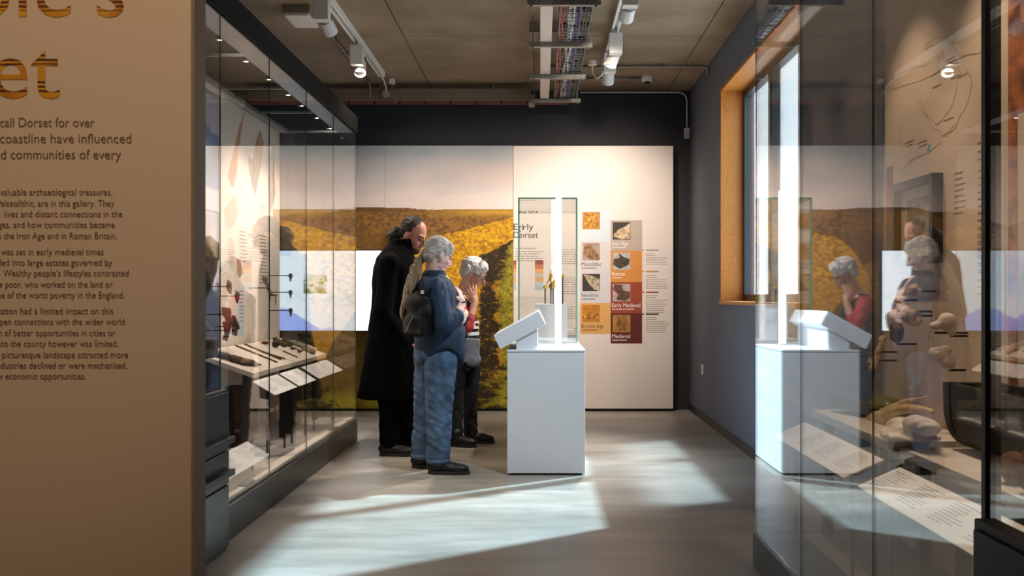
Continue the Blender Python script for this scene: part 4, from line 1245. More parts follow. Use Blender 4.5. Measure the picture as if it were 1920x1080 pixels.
# ------------------------------------------------------------------ ceiling services
# support brackets (channel + two rods), tray, trunking
labs = ['galvanised ceiling bracket nearest the camera', 'galvanised ceiling bracket, second from the camera', 'galvanised ceiling bracket, second from the back wall', 'galvanised ceiling bracket against the back wall']
BZ = 3.285
for i, d in enumerate((6.9, 8.05, 9.22, 10.35)):
    r = thing('support_bracket', labs[i], 'bracket', (.16, d, BZ))
    x0, x1 = -.09, .42
    m_ = MB().box(x0, x1, d - .02, d + .02, BZ - .02, BZ - .016).box(x0, x1, d - .02, d - .016, BZ - .016, BZ + .02).box(x0, x1, d + .016, d + .02, BZ - .016, BZ + .02)
    m_.build('channel', GALV, r)
    for x in (x0 + .03, x1 - .03):
        MB().tube([(x, d, BZ - .03), (x, d, ZC)], .005, 8).build('threaded_rod', GALV, r)
        MB().lathe((x, d, BZ - .03), [(.002, 0), (.011, 0), (.011, .01), (.002, .01)], 6).build('nut', GALV, r)
    if i == 1 or i == 0:
        MB().box(x0, x1, d + .16, d + .30, ZC - .09, ZC).build('ceiling_beam_clamp', mat('grey_channel', (132, 126, 112), .6, .05), r)
ctr = thing('cable_trunking', 'square cream cable trunking running under the ceiling beside the tray', 'trunking', (.045, 8, BZ + .02))
MB().box(.0, .09, 4.5, 10.42, BZ + .02, BZ + .085).build('trunking_body', TRUNK, ctr, bevel=.003)
MB().box(-.003, .093, 4.5, 10.42, BZ + .08, BZ + .095).build('trunking_lid', TRUNK, ctr)
tray = thing('cable_tray', 'wire basket cable tray full of cables under the ceiling', 'cable tray', (.27, 8, BZ + .02))
tx0, tx1 = .145, .375; tz = BZ + .024
for x, z in ((tx0, tz), (tx0, tz + .045), (tx1, tz), (tx1, tz + .045), (tx0 + .077, tz), (tx1 - .077, tz)):
    MB().tube([(x, 4.5, z), (x, 10.42, z)], .0035, 6).build('side_wire', GALV, tray)
rung = None
y = 4.55
while y < 10.4:
    if rung is None:
        rung = MB().tube([(tx0, y, tz + .05), (tx0, y, tz), (tx1, y, tz), (tx1, y, tz + .05)], .0035, 6).build('rung', GALV, tray); ry = y
    else:
        c = rung.copy(); COL.objects.link(c); c.location = (0, y - ry, 0); c.parent = tray
    y += .10
r_ = random.Random(3)
for nm, lab, col, x, n, rad in (('cable_bundle', 'red cables along the left side of the wire tray', (186, 82, 74), tx0 + .022, 3, .007), ('cable_bundle', 'thick white cable bundle down the middle of the tray', (224, 220, 212), tx0 + .10, 4, .009),
                                ('cable_bundle', 'purple cable bundle beside the white cables in tray', (96, 88, 142), tx0 + .14, 4, .007), ('cable_bundle', 'dark grey-green cables along the right side of tray', (70, 82, 74), tx1 - .03, 3, .007)):
    r = thing(nm, lab, 'cables', (x, 8, tz))
    m = mat('cable_%d_%d' % (col[0], col[2]), col, .5)
    for k_ in range(n):
        pts = []; ph = r_.random() * 6
        for j in range(60):
            yy = 4.5 + 5.85 * j / 59
            pts.append((x + (k_ - n / 2) * rad * 1.6 + .006 * math.sin(yy * 7 + ph), yy, tz + .004 + rad + (k_ % 2) * rad * 1.5 + .003 * math.sin(yy * 11 + ph)))
        MB().tube(pts, rad, 6).build('cable', m, r, smooth=True)
    for j in range(14):
        yy = 4.8 + j * .4
        MB().box(x - n / 2 * rad * 1.6 - .012, x + n / 2 * rad * 1.6 + .008, yy, yy + .008, tz + .003, tz + .008 + rad * 4).build('cable_tie', BLACK, r)
# trunking along the back wall
bt = thing('wall_trunking', 'long horizontal metal trunking below the ceiling along the back wall', 'trunking', (-2.2, 10.65, 3.33))
MB().box(-4.5, -.1, 10.58, 10.70, 3.33, 3.455).build('trunking_body', mat('grey_trunking', (138, 126, 108), .45, .4), bt, bevel=.003)
MB().box(-4.5, -.1, 10.575, 10.705, 3.445, 3.46).build('trunking_lid', MATS['grey_trunking'], bt)
for x in (-3.9, -2.8, -1.7, -.5):
    MB().box(x - .015, x + .015, 10.60, 10.68, 3.46, ZC).build('hanger', GALV, bt)
rcb = thing('cable_run', 'thin red-brown cable run clipped beneath the back wall trunking', 'cables', (-2.2, 10.65, 3.30))
MB().box(-4.5, .30, 10.60, 10.66, 3.302, 3.33).build('cable', mat('redbrown_cable', (126, 72, 58), .6), rcb)
for i in range(16):
    x = -4.2 + i * .27
    MB().box(x, x + .015, 10.595, 10.665, 3.298, 3.332).build('clip', BLACK, rcb)

def track(name, label, X, y0, y1):
    r = thing(name, label, 'track', (X, (y0 + y1) / 2, 3.47))
    MB().box(X - .032, X - .012, y0, y1, 3.47, ZC).box(X + .012, X + .032, y0, y1, 3.47, ZC).box(X - .012, X + .012, y0, y1, 3.495, ZC).build('rail', WPLAST, r)
    MB().box(X - .034, X + .034, y1, y1 + .05, 3.465, ZC).build('end_cap', WPLAST, r)
    return r
TXL, TXR = -1.60, .627
track('lighting_track', 'white lighting track on the ceiling above the left case', TXL, 3.5, 10.0)
track('lighting_track', 'white lighting track on the ceiling right of the cable tray', TXR, 3.5, 9.5)
LAMPB = mat('lamp_housing', (216, 212, 206), .4)
def track_light(label, X, y, target, power, size, box=True, lit=True, color=WARM2, boxz=(3.27, 3.46), blend=.7, dx=0.0, rad=.04):
    r = thing('track_spotlight', label, 'spotlight', (X, y, 3.47))
    MB().box(X - .015, X + .015, y - .05, y + .05, 3.44, 3.47).build('adapter', LAMPB, r)
    if box:
        MB().box(X - .055 + dx, X + .055 + dx, y - .10, y + .0, boxz[0], boxz[1] - .02).build('driver_box', LAMPB, r, bevel=.004)
    c = Vector((X + dx * .5, y + .10, 3.30))
    MB().tube([(X, y + .05, 3.455), (X, y + .10, 3.44), c], .009, 8).build('arm', LAMPB, r)
    dv = (Vector(target) - c).normalized()
    h = MB().tube([c - dv * .10, c - dv * .095, c + dv * .10, c + dv * .1], [.035, .05, .055, .05], 20).build('lamp_head', LAMPB, r, smooth=False)
    MB().tube([c + dv * .10, c + dv * .104], [.046, .046], 20).build('lens', LENS if lit else MATS['grey_plastic'], h)
    for j in range(5):
        MB().tube([c - dv * (.03 + j * .014), c - dv * (.036 + j * .014)], [.0535, .0535], 20).build('cooling_fin', DARK, h)
    if power:
        spot('lamp', r, c + dv * .12, target, power, color, size, blend, rad)
    return r
track_light('white track spotlight over the left case nearest the camera', TXL, 7.35, (-1.0, 10.85, 1.4), 430, 62, blend=1.0)
track_light('lit white track spotlight over the far end of left case', TXL, 8.75, (-1.35, 6.9, 1.0), 120, 60)
track_light('white track spotlight with lit lamp right of the cable tray', TXR, 8.35, (-.22, 7.95, 1.2), 380, 74)
track_light('white track spotlight beside the back end of the right track', TXR, 9.05, (.62, 10.85, 1.7), 180, 95, True, True, blend=1.0)
track_light('white track spotlight cut by the top of the picture', TXR, 7.0, (.3, 10.85, 1.6), 340, 60, blend=1.0)
track_light('white track spotlight above the near panes of the left case', TXL, 5.6, (-2.0, 6.9, .7), 140, 60, blend=1.0)
track_light('added cool fill spotlight, out of view near the front of the right track', TXR, 5.45, (-.05, 7.1, .5), 240, 66, True, True, (.76, .89, 1.0), blend=1.0, rad=.12)  # added lamp out of view: cool fill for plinth front and woman

# boxes, conduits and detectors
el = thing('emergency_light', 'flat pale box fitting on the ceiling above the left case', 'light fitting', (-1.90, 7.95, 3.43))
MB().box(-2.0, -1.79, 7.72, 8.1, 3.455, ZC).build('housing', mat('grey_fitting', (120, 110, 96), .5), el, bevel=.004)
MB().box(-1.99, -1.80, 7.73, 8.09, 3.43, 3.455).build('diffuser', mat('dull_diffuser', (212, 204, 190), .4), el, bevel=.006)
cdt = thing('conduit', 'thin steel conduit running from the pale box to the back wall', 'conduit', (-1.8, 9, 3.48))
MB().tube([(-1.8, 8.1, 3.50), (-1.8, 10.45, 3.50), (-1.8, 10.5, 3.49), (-1.8, 10.52, 3.46), (-1.8, 10.52, 3.35)], .011, 8).build('pipe', GALV, cdt, smooth=True)
for y in (8.5, 9.2, 9.9):
    MB().box(-1.82, -1.78, y - .012, y + .012, 3.485, ZC).build('saddle', GALV, cdt)
c2 = thing('conduit', 'galvanised conduit crossing the ceiling to the right wall', 'conduit', (.9, 9.7, 3.50))
MB().tube([(.09, 9.72, 3.497), (1.60, 9.72, 3.497), (1.635, 9.72, 3.48), (1.638, 9.72, 3.42)], .013, 8).build('pipe', GALV, c2, smooth=True)
for x in (.5, 1.2):
    MB().box(x - .015, x + .015, 9.70, 9.74, 3.48, ZC).build('saddle', GALV, c2)
c3 = thing('conduit', 'short galvanised conduit feeding the smoke detector', 'conduit', (.7, 10.2, 3.50))
MB().tube([(.4, 10.25, 3.498), (1.05, 10.25, 3.498)], .013, 8).build('pipe', GALV, c3, smooth=True)
c4 = thing('conduit', 'thin white conduit bending down the corner to motion sensor', 'conduit', (1, 10.9, 3.4))
MB().tube([(.44, 10.97, 3.50), (1.52, 10.97, 3.50), (1.58, 10.97, 3.485), (1.61, 10.97, 3.44), (1.615, 10.97, 3.38), (1.615, 10.97, 3.10)], .009, 8).build('pipe', WPLAST, c4, smooth=True)
sd = thing('smoke_detector', 'round white smoke detector on the ceiling near the right wall', 'detector', (1.10, 10.25, ZC))
MB().lathe((1.10, 10.25, ZC), [(.01, 0), (.062, 0), (.064, -.03), (.055, -.055), (.02, -.058)], 24).build('detector_body', WPLAST, sd)
MB().lathe((1.10, 10.25, ZC - .058), [(.005, 0), (.028, 0), (.024, -.022), (.005, -.024)], 16).build('sensor_head', DARK, sd)
jb = thing('junction_box', 'round white junction box with looped flex beside right track', 'junction box', (.50, 9.6, ZC))
MB().lathe((.50, 9.60, ZC), [(.01, 0), (.045, 0), (.045, -.04), (.01, -.042)], 20).build('box_body', WPLAST, jb)
MB().tube([(.50, 9.60, 3.48), (.505, 9.60, 3.40), (.54, 9.57, 3.345), (.585, 9.52, 3.36), (.61, 9.45, 3.43), (.62, 9.42, 3.47)], .008, 8).build('flex', WPLAST, jb, smooth=True)
j2 = thing('junction_box', 'round junction box and flex at the end of left track', 'junction box', (-1.62, 10.55, 3.4))
MB().lathe((-1.64, 10.575, 3.40), [(.01, 0), (.042, 0), (.042, -.02), (.01, -.024)], 20, 'y').build('box_body', mat('box_cream', (176, 160, 140), .5), j2)
MB().tube([(-1.60, 10.04, 3.47), (-1.60, 10.2, 3.46), (-1.61, 10.4, 3.43), (-1.64, 10.54, 3.41)], .009, 8).build('flex', WPLAST, j2, smooth=True)
hs = thing('hanging_sensor', 'small sensor on a thin drop rod in front of wall trunking', 'sensor', (at(735, 0, 10.4).x, 10.4, 3.3))
hx = at(735, 0, 10.4).x
MB().box(hx - .028, hx + .028, 10.37, 10.43, ZC - .05, ZC).build('ceiling_box', WPLAST, hs, bevel=.003)
MB().tube([(hx, 10.4, ZC - .05), (hx, 10.4, 3.33)], .006, 8).build('rod', GALV, hs)
MB().tube([(hx - .02, 10.4, 3.325), (hx + .05, 10.38, 3.28)], [.022, .016], 10).build('sensor_body', mat('sensor_grey', (120, 112, 102), .5), hs)
tag(MB().box(-.12, -.06, 10.38, 10.44, 3.23, 3.36).build('end_bracket', GALV, bevel=.003), 'small steel end bracket at the corner of back wall trunking', 'bracket')

# added track and fill spots behind the viewer for introduction wall and right case
track('lighting_track', 'added white track for fill spots, unseen behind the viewer', -.3, -1.6, 1.4)
track_light('added fill spotlight behind the viewer, aimed at the introduction wall', -.3, -.9, (-1.15, 2.2, 1.75), 280, 50, True, True, (1.0, .74, .5), blend=.9)
track_light('added fill spotlight behind the viewer, aimed at the right case corner', -.3, .6, (1.3, 4.2, 1.5), 60, 50, True, True, (1.0, .76, .54))

# ------------------------------------------------------------------ people
SKIN_M = mat('skin_ruddy', (206, 146, 120), .5, noise=(30, (190, 124, 100), 4))
SKIN_W = mat('skin_pale', (226, 188, 176), .5, noise=(30, (212, 166, 152), 4))
SKIN_O = mat('skin_warm', (226, 170, 142), .5, noise=(30, (206, 146, 118), 4))
HAIR_D = mat('hair_dark_brown', (40, 30, 26), .5, bump=(70, .8), stretch=(1, 8, 3))
HAIR_G = mat('hair_silver', (244, 240, 232), .45, noise=(11, (164, 150, 130), 4), bump=(70, .8), stretch=(.6, 8, 4))
HAIR_P = mat('hair_ponytail', (228, 202, 170), .5, noise=(12, (120, 86, 58), 5), bump=(80, 1.0), stretch=(8, 8, .5))
HAIR_W = mat('hair_white', (252, 247, 243), .6, noise=(26, (216, 204, 196), 4), bump=(90, .9), stretch=(1, 1, .5))
COAT = mat('black_wool', (7, 7, 8), .95, bump=(120, .15), spec=.06)
TROUSB = mat('black_trousers', (9, 9, 10), .95, bump=(90, .15), spec=.06)
DENIM = mat('blue_denim', (84, 112, 142), .8, noise=(9, (50, 72, 98), 5, .35, .65), bump=(160, .25))
SHIRT = mat('indigo_shirt', (12, 30, 50), .8, noise=(7, (22, 52, 80), 4), bump=(160, .2))
LEATH = mat('black_leather', (6, 6, 7), .5, bump=(60, .15), spec=.25)
SHOE = mat('black_shoe', (12, 11, 10), .5, bump=(70, .2))
SOLE = mat('shoe_sole', (38, 34, 31), .7)
EYEM = mat('eye_dark', (40, 28, 22), .2)
METALG = mat('spectacle_metal', (60, 48, 40), .3, .8)

def head_prims(mb, M, s=1.0, neck=None, jaw=1.0, ears=True):
    """head in its own frame: x forward, z up, origin between the ears"""
    R = M.to_3x3()
    P = lambda x, y, z: M @ Vector((x * s, y * s, z * s))
    def e(c, r): mb.ell(P(*c), (r[0] * s, r[1] * s, r[2] * s), R, 20, 13)
    e((-.012, 0, .042), (.098, .077, .088))
    e((.03, 0, -.022), (.062, .062, .082))
    e((.052, 0, -.088 * jaw), (.034, .037, .026))
    e((.02, 0, -.07 * jaw), (.05, .055, .035))
    e((.066, 0, .032), (.026, .052, .016))
    mb.cap(P(.090, 0, .018), P(.112, 0, -.024), .009 * s, .013 * s)
    for sy in (-1, 1):
        mb.ell(P(.100, .011 * sy, -.029), (.009 * s, .008 * s, .008 * s), R)
        mb.ell(P(.064, .04 * sy, -.022), (.026 * s, .022 * s, .026 * s), R)
        if ears:
            mb.ell(P(-.004, .079 * sy, -.006), (.02 * s, .009 * s, .033 * s), R)
    mb.ell(P(.087, 0, -.052), (.012 * s, .025 * s, .008 * s), R)
    mb.ell(P(.084, 0, -.065), (.012 * s, .022 * s, .009 * s), R)
    if neck is not None:
        mb.cap(P(-.022, 0, -.04), neck, .054 * s, .062 * s)

def head_matrix(c, yaw, pitch, roll=0):
    return Matrix.Translation(c) @ Matrix.Rotation(math.radians(yaw), 4, 'Z') @ Matrix.Rotation(math.radians(pitch), 4, 'Y') @ Matrix.Rotation(math.radians(roll), 4, 'X')

def face_parts(M, s, person, brow_mat, lip_mat):
    R = M.to_3x3(); P = lambda x, y, z: M @ Vector((x * s, y * s, z * s))
    for sy in (-1, 1):
        MB().ell(P(.082, .031 * sy, .006), (.010 * s, .013 * s, .007 * s), R, 12, 9).build('eye', EYEM, person, smooth=True)
        MB().cap(P(.090, .018 * sy, .030), P(.080, .05 * sy, .028), .0045 * s, .003 * s, 8).build('eyebrow', brow_mat, person, smooth=True)
    MB().cap(P(.098, -.016 * s, -.0585), P(.098, .016, -.0585), .0035 * s, .0035 * s, 8).build('lips', lip_mat, person, smooth=True)

def hand_prims(mb, wrist, fdir, palm_n, s=1.0, curl=25, spread=7, side=1):
    """palm with four jointed fingers and a thumb; fdir points from wrist to fingers, palm_n out of the palm"""
    f = Vector(fdir).normalized(); n = Vector(palm_n); n = (n - f * n.dot(f)).normalized(); w = f.cross(n) * side
    wr = Vector(wrist)
    Rm = Matrix((f, w, n)).transposed()
    mb.ell(wr + f * .045 * s, (.05 * s, .04 * s, .017 * s), Rm, 16, 9)
    mb.cap(wr - f * .01 * s, wr + f * .03 * s, .026 * s, .028 * s)
    for i, (off, L) in enumerate(((-.029, .068), (-.010, .078), (.010, .073), (.028, .058))):
        a = math.radians(spread * (i - 1.5)); d = f * math.cos(a) + w * math.sin(a)
        p = wr + f * .082 * s + w * off * s
        ang = 0
        for j, (fr_, r0, r1) in enumerate(((.45, .0095, .0088), (.32, .0088, .008), (.23, .008, .0068))):
            ang += math.radians(curl) * (.5 if j == 0 else 1)
            dd = d * math.cos(ang) + n * math.sin(ang)
            q = p + dd * L * fr_ * 1.25 * s
            mb.cap(p, q, r0 * s, r1 * s, 8); p = q
    p = wr + f * .025 * s - w * .03 * s + n * .006 * s
    q = p + (f * .62 - w * .72 + n * .3).normalized() * .04 * s
    r = q + (f * .9 - w * .25 + n * .35).normalized() * .032 * s
    mb.cap(p, q, .013 * s, .011 * s, 8); mb.cap(q, r, .0105 * s, .008 * s, 8)

def ring_loft(mb, rings, n=28, bottom=None):
    """rings: (centre, rx, ry, yaw); bottom(angle) adds height to the first ring"""
    out = []
    for k_, (c, rx, ry, yaw) in enumerate(rings):
        ring = []
        for j in range(n):
            a = 2 * math.pi * j / n
            x, y = rx * math.cos(a), ry * math.sin(a)
            cy, sy = math.cos(yaw), math.sin(yaw)
            dz = bottom(a) if (bottom and k_ == 0) else 0
            ring.append(Vector(c) + Vector((x * cy - y * sy, x * sy + y * cy, dz)))
        out.append(ring)
    mb.quads(out)

def shoe(person, heel, toe_dir, L=.28, wd=.05, h=.075, name='shoe', m=SHOE):
    f = Vector(toe_dir).normalized(); w = Vector((-f.y, f.x, 0)); c = Vector((heel[0], heel[1], 0))
    Rm = Matrix((f, w, Vector((0, 0, 1)))).transposed()
    mb = MB()
    mb.ell(c + f * .05 + Vector((0, 0, .055)), (.06, wd * .82, .045), Rm); mb.ell(c + f * (L * .68) + Vector((0, 0, .042)), (L * .30, wd, .034), Rm)
    mb.cap(c + f * .06 + Vector((0, 0, .055)), c + f * (L * .62) + Vector((0, 0, .048)), .042, .036)
    mb.cap(c + f * .055 + Vector((0, 0, .06)), c + f * .06 + Vector((0, 0, .11)), .044, .046)
    s = blob(mb, name, m, person, .006, 2)
    pts = []
    for j in range(24):
        a = 2 * math.pi * j / 24
        x = math.cos(a); ww = wd * (1.0 if x > 0 else .86)
        pts.append(c + f * (L * .5 + L * .5 * (abs(x) ** .8) * (1 if x > 0 else -1)) + w * ww * math.sin(a))
    MB().prism(pts, (0, 0, .026)).build('sole', SOLE, s)
    for j in range(4):
        q = c + f * (.10 + j * .024) + Vector((0, 0, .098 - j * .006))
        MB().cap(q - w * .022, q + w * .022, .0035, .0035, 6).build('lace', BLACK, s)
    return s

# ================================================================== man in the black coat
d0 = 7.95; s0 = d0 / F
def wm(px, py, dy=0):
    return Vector(((px - VX) * s0, d0 + dy, EYE - (py - VY) * s0))
man = thing('person', 'man in long black coat and ponytail, leaning to look down', 'person', (wm(740, 0).x, d0, 0))
hc = wm(773, 442, .02); HS = 1.14
HM = head_matrix(hc, -22, 27)
b = MB()
head_prims(b, HM, HS, wm(748, 474, .02))
b.ell(wm(742, 500, .02), (.15, .2, .12)); b.chain([wm(745, 500, .02), wm(738, 580), wm(735, 660)], [.13, .13, .13])
for sg, kx in ((-1, 735), (1, 752)):
    b.chain([wm(kx, 660, sg * .09), wm(kx + 2, 752, sg * .1), Vector((wm(kx + 2, 0).x, d0 + sg * .1, .1))], [.08, .055, .04])
    b.chain([wm(738, 492, sg * .2), wm(730, 585, sg * .24), wm(765, 640, sg * .14)], [.055, .042, .03])
hand_prims(b, wm(768, 642, -.13), (1, .3, -.4), (0, 1, -.2), 1.0, 30)
hand_prims(b, wm(768, 642, .13), (1, -.3, -.4), (0, -1, -.2), 1.0, 30, 7, -1)
blob(b, 'body', SKIN_M, man, .0055, 2)
face_parts(HM, HS, man, HAIR_D, mat('lips_dull', (150, 92, 80), .5))
P = lambda x, y, z: HM @ (Vector((x, y, z)) * HS)
Rh = HM.to_3x3()
h = MB()
h.ell(P(-.022, 0, .048), (.106, .092, .102), Rh); h.ell(P(-.06, 0, .0), (.068, .084, .075), Rh)
for sy in (-1, 1):
    h.cap(P(-.02, .072 * sy, .03), P(.0, .074 * sy, .045), .02, .012)
blob(h, 'hair', HAIR_D, man, .005, 2, wrinkle(.004, 60, 4))
h = MB(); h.chain([wm(752, 436, .03), wm(744, 437, .03), wm(737, 441, .03), wm(735, 450, .03)], [.03, .05, .052, .03])
blob(h, 'ponytail', HAIR_D, man, .005, 1, wrinkle(.02, 45, 9))
h = MB(); h.ell(P(.06, 0, -.085), (.042, .052, .032), Rh); h.ell(P(.084, 0, -.046), (.016, .03, .008), Rh)
for sy in (-1, 1):
    h.cap(P(.02, .058 * sy, -.05), P(.055, .038 * sy, -.095), .014, .018)
blob(h, 'beard', mat('beard_brown', (70, 48, 38), .7, bump=(90, .8)), man, .005, 1, wrinkle(.006, 70, 2))
g = MB()
for sy in (-1, 1):
    g.tube([P(.104, .031 * sy + .021 * math.cos(t_), .002 + .017 * math.sin(t_)) for t_ in [i * math.pi / 8 for i in range(17)]], .0014, 6)
    g.tube([P(.104, .052 * sy, .008), P(.0, .083 * sy, .02)], .0014, 6)
g.tube([P(.104, -.01, .004), P(.108, 0, .008), P(.104, .01, .004)], .0014, 6)
g.build('spectacles', METALG, man)
c = MB()
rr = [(727, 745, .245, .25), (731, 715, .235, .245), (735, 680, .225, .235), (739, 630, .212, .225), (742, 580, .20, .22), (743, 540, .19, .225), (743, 505, .178, .238), (743, 484, .155, .205), (746, 470, .125, .15), (751, 459, .10, .105), (754, 452, .088, .092)]
ring_loft(c, [(wm(x, y), rx, ry, math.radians(5)) for x, y, rx, ry in rr], 32)
for sg in (-1, 1):
    c.chain([wm(738, 497, sg * .19), wm(728, 585, sg * .25), wm(760, 636, sg * .16)], [.085, .075, .058])
blob(c, 'coat', COAT, man, .009, 4, wrinkle(.012, 9, 14, .6))
c = MB()
ring_loft(c, [(wm(748, 470), .118, .128, 0), (wm(752, 458), .104, .11, 0), (wm(755, 449), .09, .098, 0)], 24)
blob(c, 'collar', COAT, man, .006, 2)
c = MB()
for sg, kx in ((-1, 734), (1, 756)):
    c.chain([wm(kx, 700, sg * .1), wm(kx, 770, sg * .1), Vector((wm(kx, 0).x, d0 + sg * .1, .095))], [.105, .082, .075])
blob(c, 'trousers', TROUSB, man, .008, 2, folds(.01, 12, 5))
shoe(man, (wm(716, 0).x, d0 - .12), (1, -.12, 0), .30, .052)
shoe(man, (wm(742, 0).x, d0 + .1), (1, .1, 0), .30, .052)

# ================================================================== woman with the silver ponytail
d0 = 7.15; s0 = d0 / F
wom = thing('person', 'woman in blue denim shirt and jeans with long silver ponytail', 'person', (wm(815, 0).x, d0, 0))
hc = wm(822, 479, .0)
HM = head_matrix(hc, 26, 24)
b = MB()
head_prims(b, HM, .98, wm(812, 514, .0))
b.ell(wm(818, 545, 0), (.13, .17, .12)); b.chain([wm(818, 540), wm(818, 600), wm(816, 655)], [.12, .13, .13])
for sg, kx, kk, ka in ((-1, 826, 826, 825), (1, 802, 797, 790)):
    b.chain([wm(kx, 665, sg * .09), wm(kk, 762, sg * .1), Vector((wm(ka, 0).x, d0 + sg * .11, .09))], [.09, .06, .042])
# near arm folded to the chest, far arm behind it
b.chain([wm(822, 540, -.17), wm(842, 606, -.20), wm(860, 588, -.13), wm(867, 571, -.07)], [.05, .042, .038, .028])
hand_prims(b, wm(868, 569, -.06), (-.25, .35, 1), (-1, .4, -.1), .92, 22, 8, -1)
b.chain([wm(828, 540, .18), wm(856, 604, .17), wm(870, 588, .04)], [.05, .042, .03])
hand_prims(b, wm(871, 587, .02), (.1, -.9, -.3), (-1, 0, 0), .92, 30)
blob(b, 'body', SKIN_W, wom, .0052, 2)
face_parts(HM, .98, wom, mat('brow_grey', (150, 136, 124), .7), mat('lips_pale', (196, 132, 122), .5))
P = lambda x, y, z: HM @ (Vector((x, y, z)) * .98)
Rh = HM.to_3x3()
h = MB()
h.ell(P(-.020, 0, .052), (.104, .087, .09), Rh); h.ell(P(-.055, 0, .005), (.07, .08, .06), Rh)
h.cap(P(.03, -.05, .085), P(-.09, -.03, .0), .03, .03); h.cap(P(.03, .05, .085), P(-.09, .03, .0), .03, .03)
h.cap(P(-.08, 0, .03), wm(797, 474, -.02), .055, .024); h.cap(P(-.05, -.04, .0), wm(798, 474, -.02), .04, .02); h.ell(P(.026, 0, .072), (.066, .078, .062), Rh); h.ell(P(-.062, 0, -.035), (.05, .07, .05), Rh)
hair = blob(h, 'hair', HAIR_G, wom, .005, 6, wrinkle(.0025, 50, 4, 2))
h = MB()
h.chain([wm(796, 474, -.02), wm(789, 486, -.03), wm(782, 502, -.06), wm(775, 522, -.09), wm(768, 545, -.12), wm(762, 566, -.14), wm(759, 588, -.14), wm(760, 602, -.13)], [.02, .03, .036, .034, .028, .022, .016, .006])
h.chain([wm(790, 480, -.04), wm(786, 505, -.08), wm(778, 535, -.12), wm(772, 560, -.15)], [.018, .026, .02, .008])
blob(h, 'ponytail', HAIR_P, wom, .005, 1, wrinkle(.012, 55, 9, .25))
rgm = head_matrix(wm(795, 473, -.02), 0, 40)
MB().tube([rgm @ Vector((0, .024 * math.cos(i * math.pi / 8), .024 * math.sin(i * math.pi / 8))) for i in range(17)], .006, 8).build('hair_tie', mat('gold_hair_tie', (196, 160, 70), .4, .3), hair, smooth=True)
yw = math.radians(18)
c = MB()
rr = [(824, 688, .168, .205), (825, 650, .175, .21), (825, 625, .178, .21), (822, 595, .172, .21), (818, 565, .16, .212), (816, 545, .145, .215), (815, 531, .12, .19), (814, 521, .088, .12), (815, 513, .072, .082)]
ring_loft(c, [(wm(x, y), rx, ry, yw) for x, y, rx, ry in rr], 36, lambda a: .15 * abs(math.sin(a)) ** 2 - .0)
c.chain([wm(821, 541, -.17), wm(838, 607, -.215), wm(859, 592, -.15)], [.078, .070, .054])
c.chain([wm(826, 541, .17), wm(852, 607, .18), wm(864, 595, .1)], [.078, .068, .054])
blob(c, 'denim_shirt', SHIRT, wom, .0075, 2, folds(.009, 15, 5, -.6, .7))
c = MB()
ring_loft(c, [(wm(813, 521), .092, .10, yw), (wm(814, 513), .088, .094, yw), (wm(815, 507), .072, .082, yw)], 24)
blob(c, 'collar', SHIRT, wom, .005, 2)
c = MB(); ring_loft(c, [(wm(822, 668), .155, .19, yw), (wm(822, 640), .155, .19, yw)], 28)
blob(c, 'undershirt', mat('black_jersey', (20, 19, 20), .85), wom, .007, 2)
c = MB()
c.ell(wm(816, 664), (.155, .19, .11), (0, 0, yw))
for sg, (hx_, kx, fx, rt, rk, rf, fz) in ((-1, (829, 826, 825, .118, .094, .082, .125)), (1, (803, 796, 789, .112, .09, .08, .135))):
    c.chain([wm(hx_, 672, sg * .09), wm((hx_ + kx) / 2, 715, sg * .1), wm(kx, 762, sg * .105), wm((kx + fx) / 2, 810, sg * .11), Vector((wm(fx, 0).x, d0 + sg * .11, fz))], [rt, rt * .93, rk, (rk + rf) / 2, rf])
blob(c, 'jeans', DENIM, wom, .0075, 1, folds(.009, 19, 25, .6))
for fx, sg in ((825, -1), (789, 1)):
    q = Vector((wm(fx, 0).x, d0 + sg * .11, .075))
    MB().lathe(q, [(.074, 0), (.084, 0), (.086, .03), (.075, .03)], 24).build('turn_up', DENIM, wom, smooth=True)
MB().tube([wm(867, 568, -.07) + Vector((.03 * math.cos(i * math.pi / 8), .022 * math.sin(i * math.pi / 8), .012 * math.cos(i * math.pi / 8))) for i in range(17)], .006, 6).build('wristband', BLACK, wom, smooth=True)
shoe(wom, (wm(806, 0).x, d0 - .13), (1, -.05, 0), .30, .052)
shoe(wom, (wm(768, 0).x, d0 + .11), (1, .12, 0), .29, .052)
# backpack
bp = thing('backpack', 'small black leather backpack worn by the woman in denim', 'backpack', wm(792, 626, -.16))
RB_ = Euler((0, .08, math.radians(42))).to_matrix()
c = MB(); pc = wm(792, 588, -.185)
c.obox(pc + Vector((0, 0, -.01)), (.06, .115, .13), RB_); c.ell(pc, (.075, .135, .15), RB_); c.ell(pc + Vector((0, 0, -.06)), (.075, .125, .10), RB_); c.ell(pc + Vector((0, 0, .09)), (.06, .105, .07), RB_); c.ell(pc + RB_ @ Vector((-.045, 0, -.06)), (.05, .1, .075), RB_)
bag = blob(c, 'bag_body', LEATH, bp, .008, 8, wrinkle(.006, 14, 3))
fl = MB(); fl.ell(pc + RB_ @ Vector((-.02, 0, .07)), (.075, .115, .085), RB_); blob(fl, 'flap', LEATH, bp, .007, 3)
MB().tube([pc + RB_ @ Vector((-.092, -.06 + .02 * i, -.02 - .028 * i)) for i in range(5)], .003, 6).build('zip', mat('steel_zip', (170, 160, 146), .3, .9), bp)
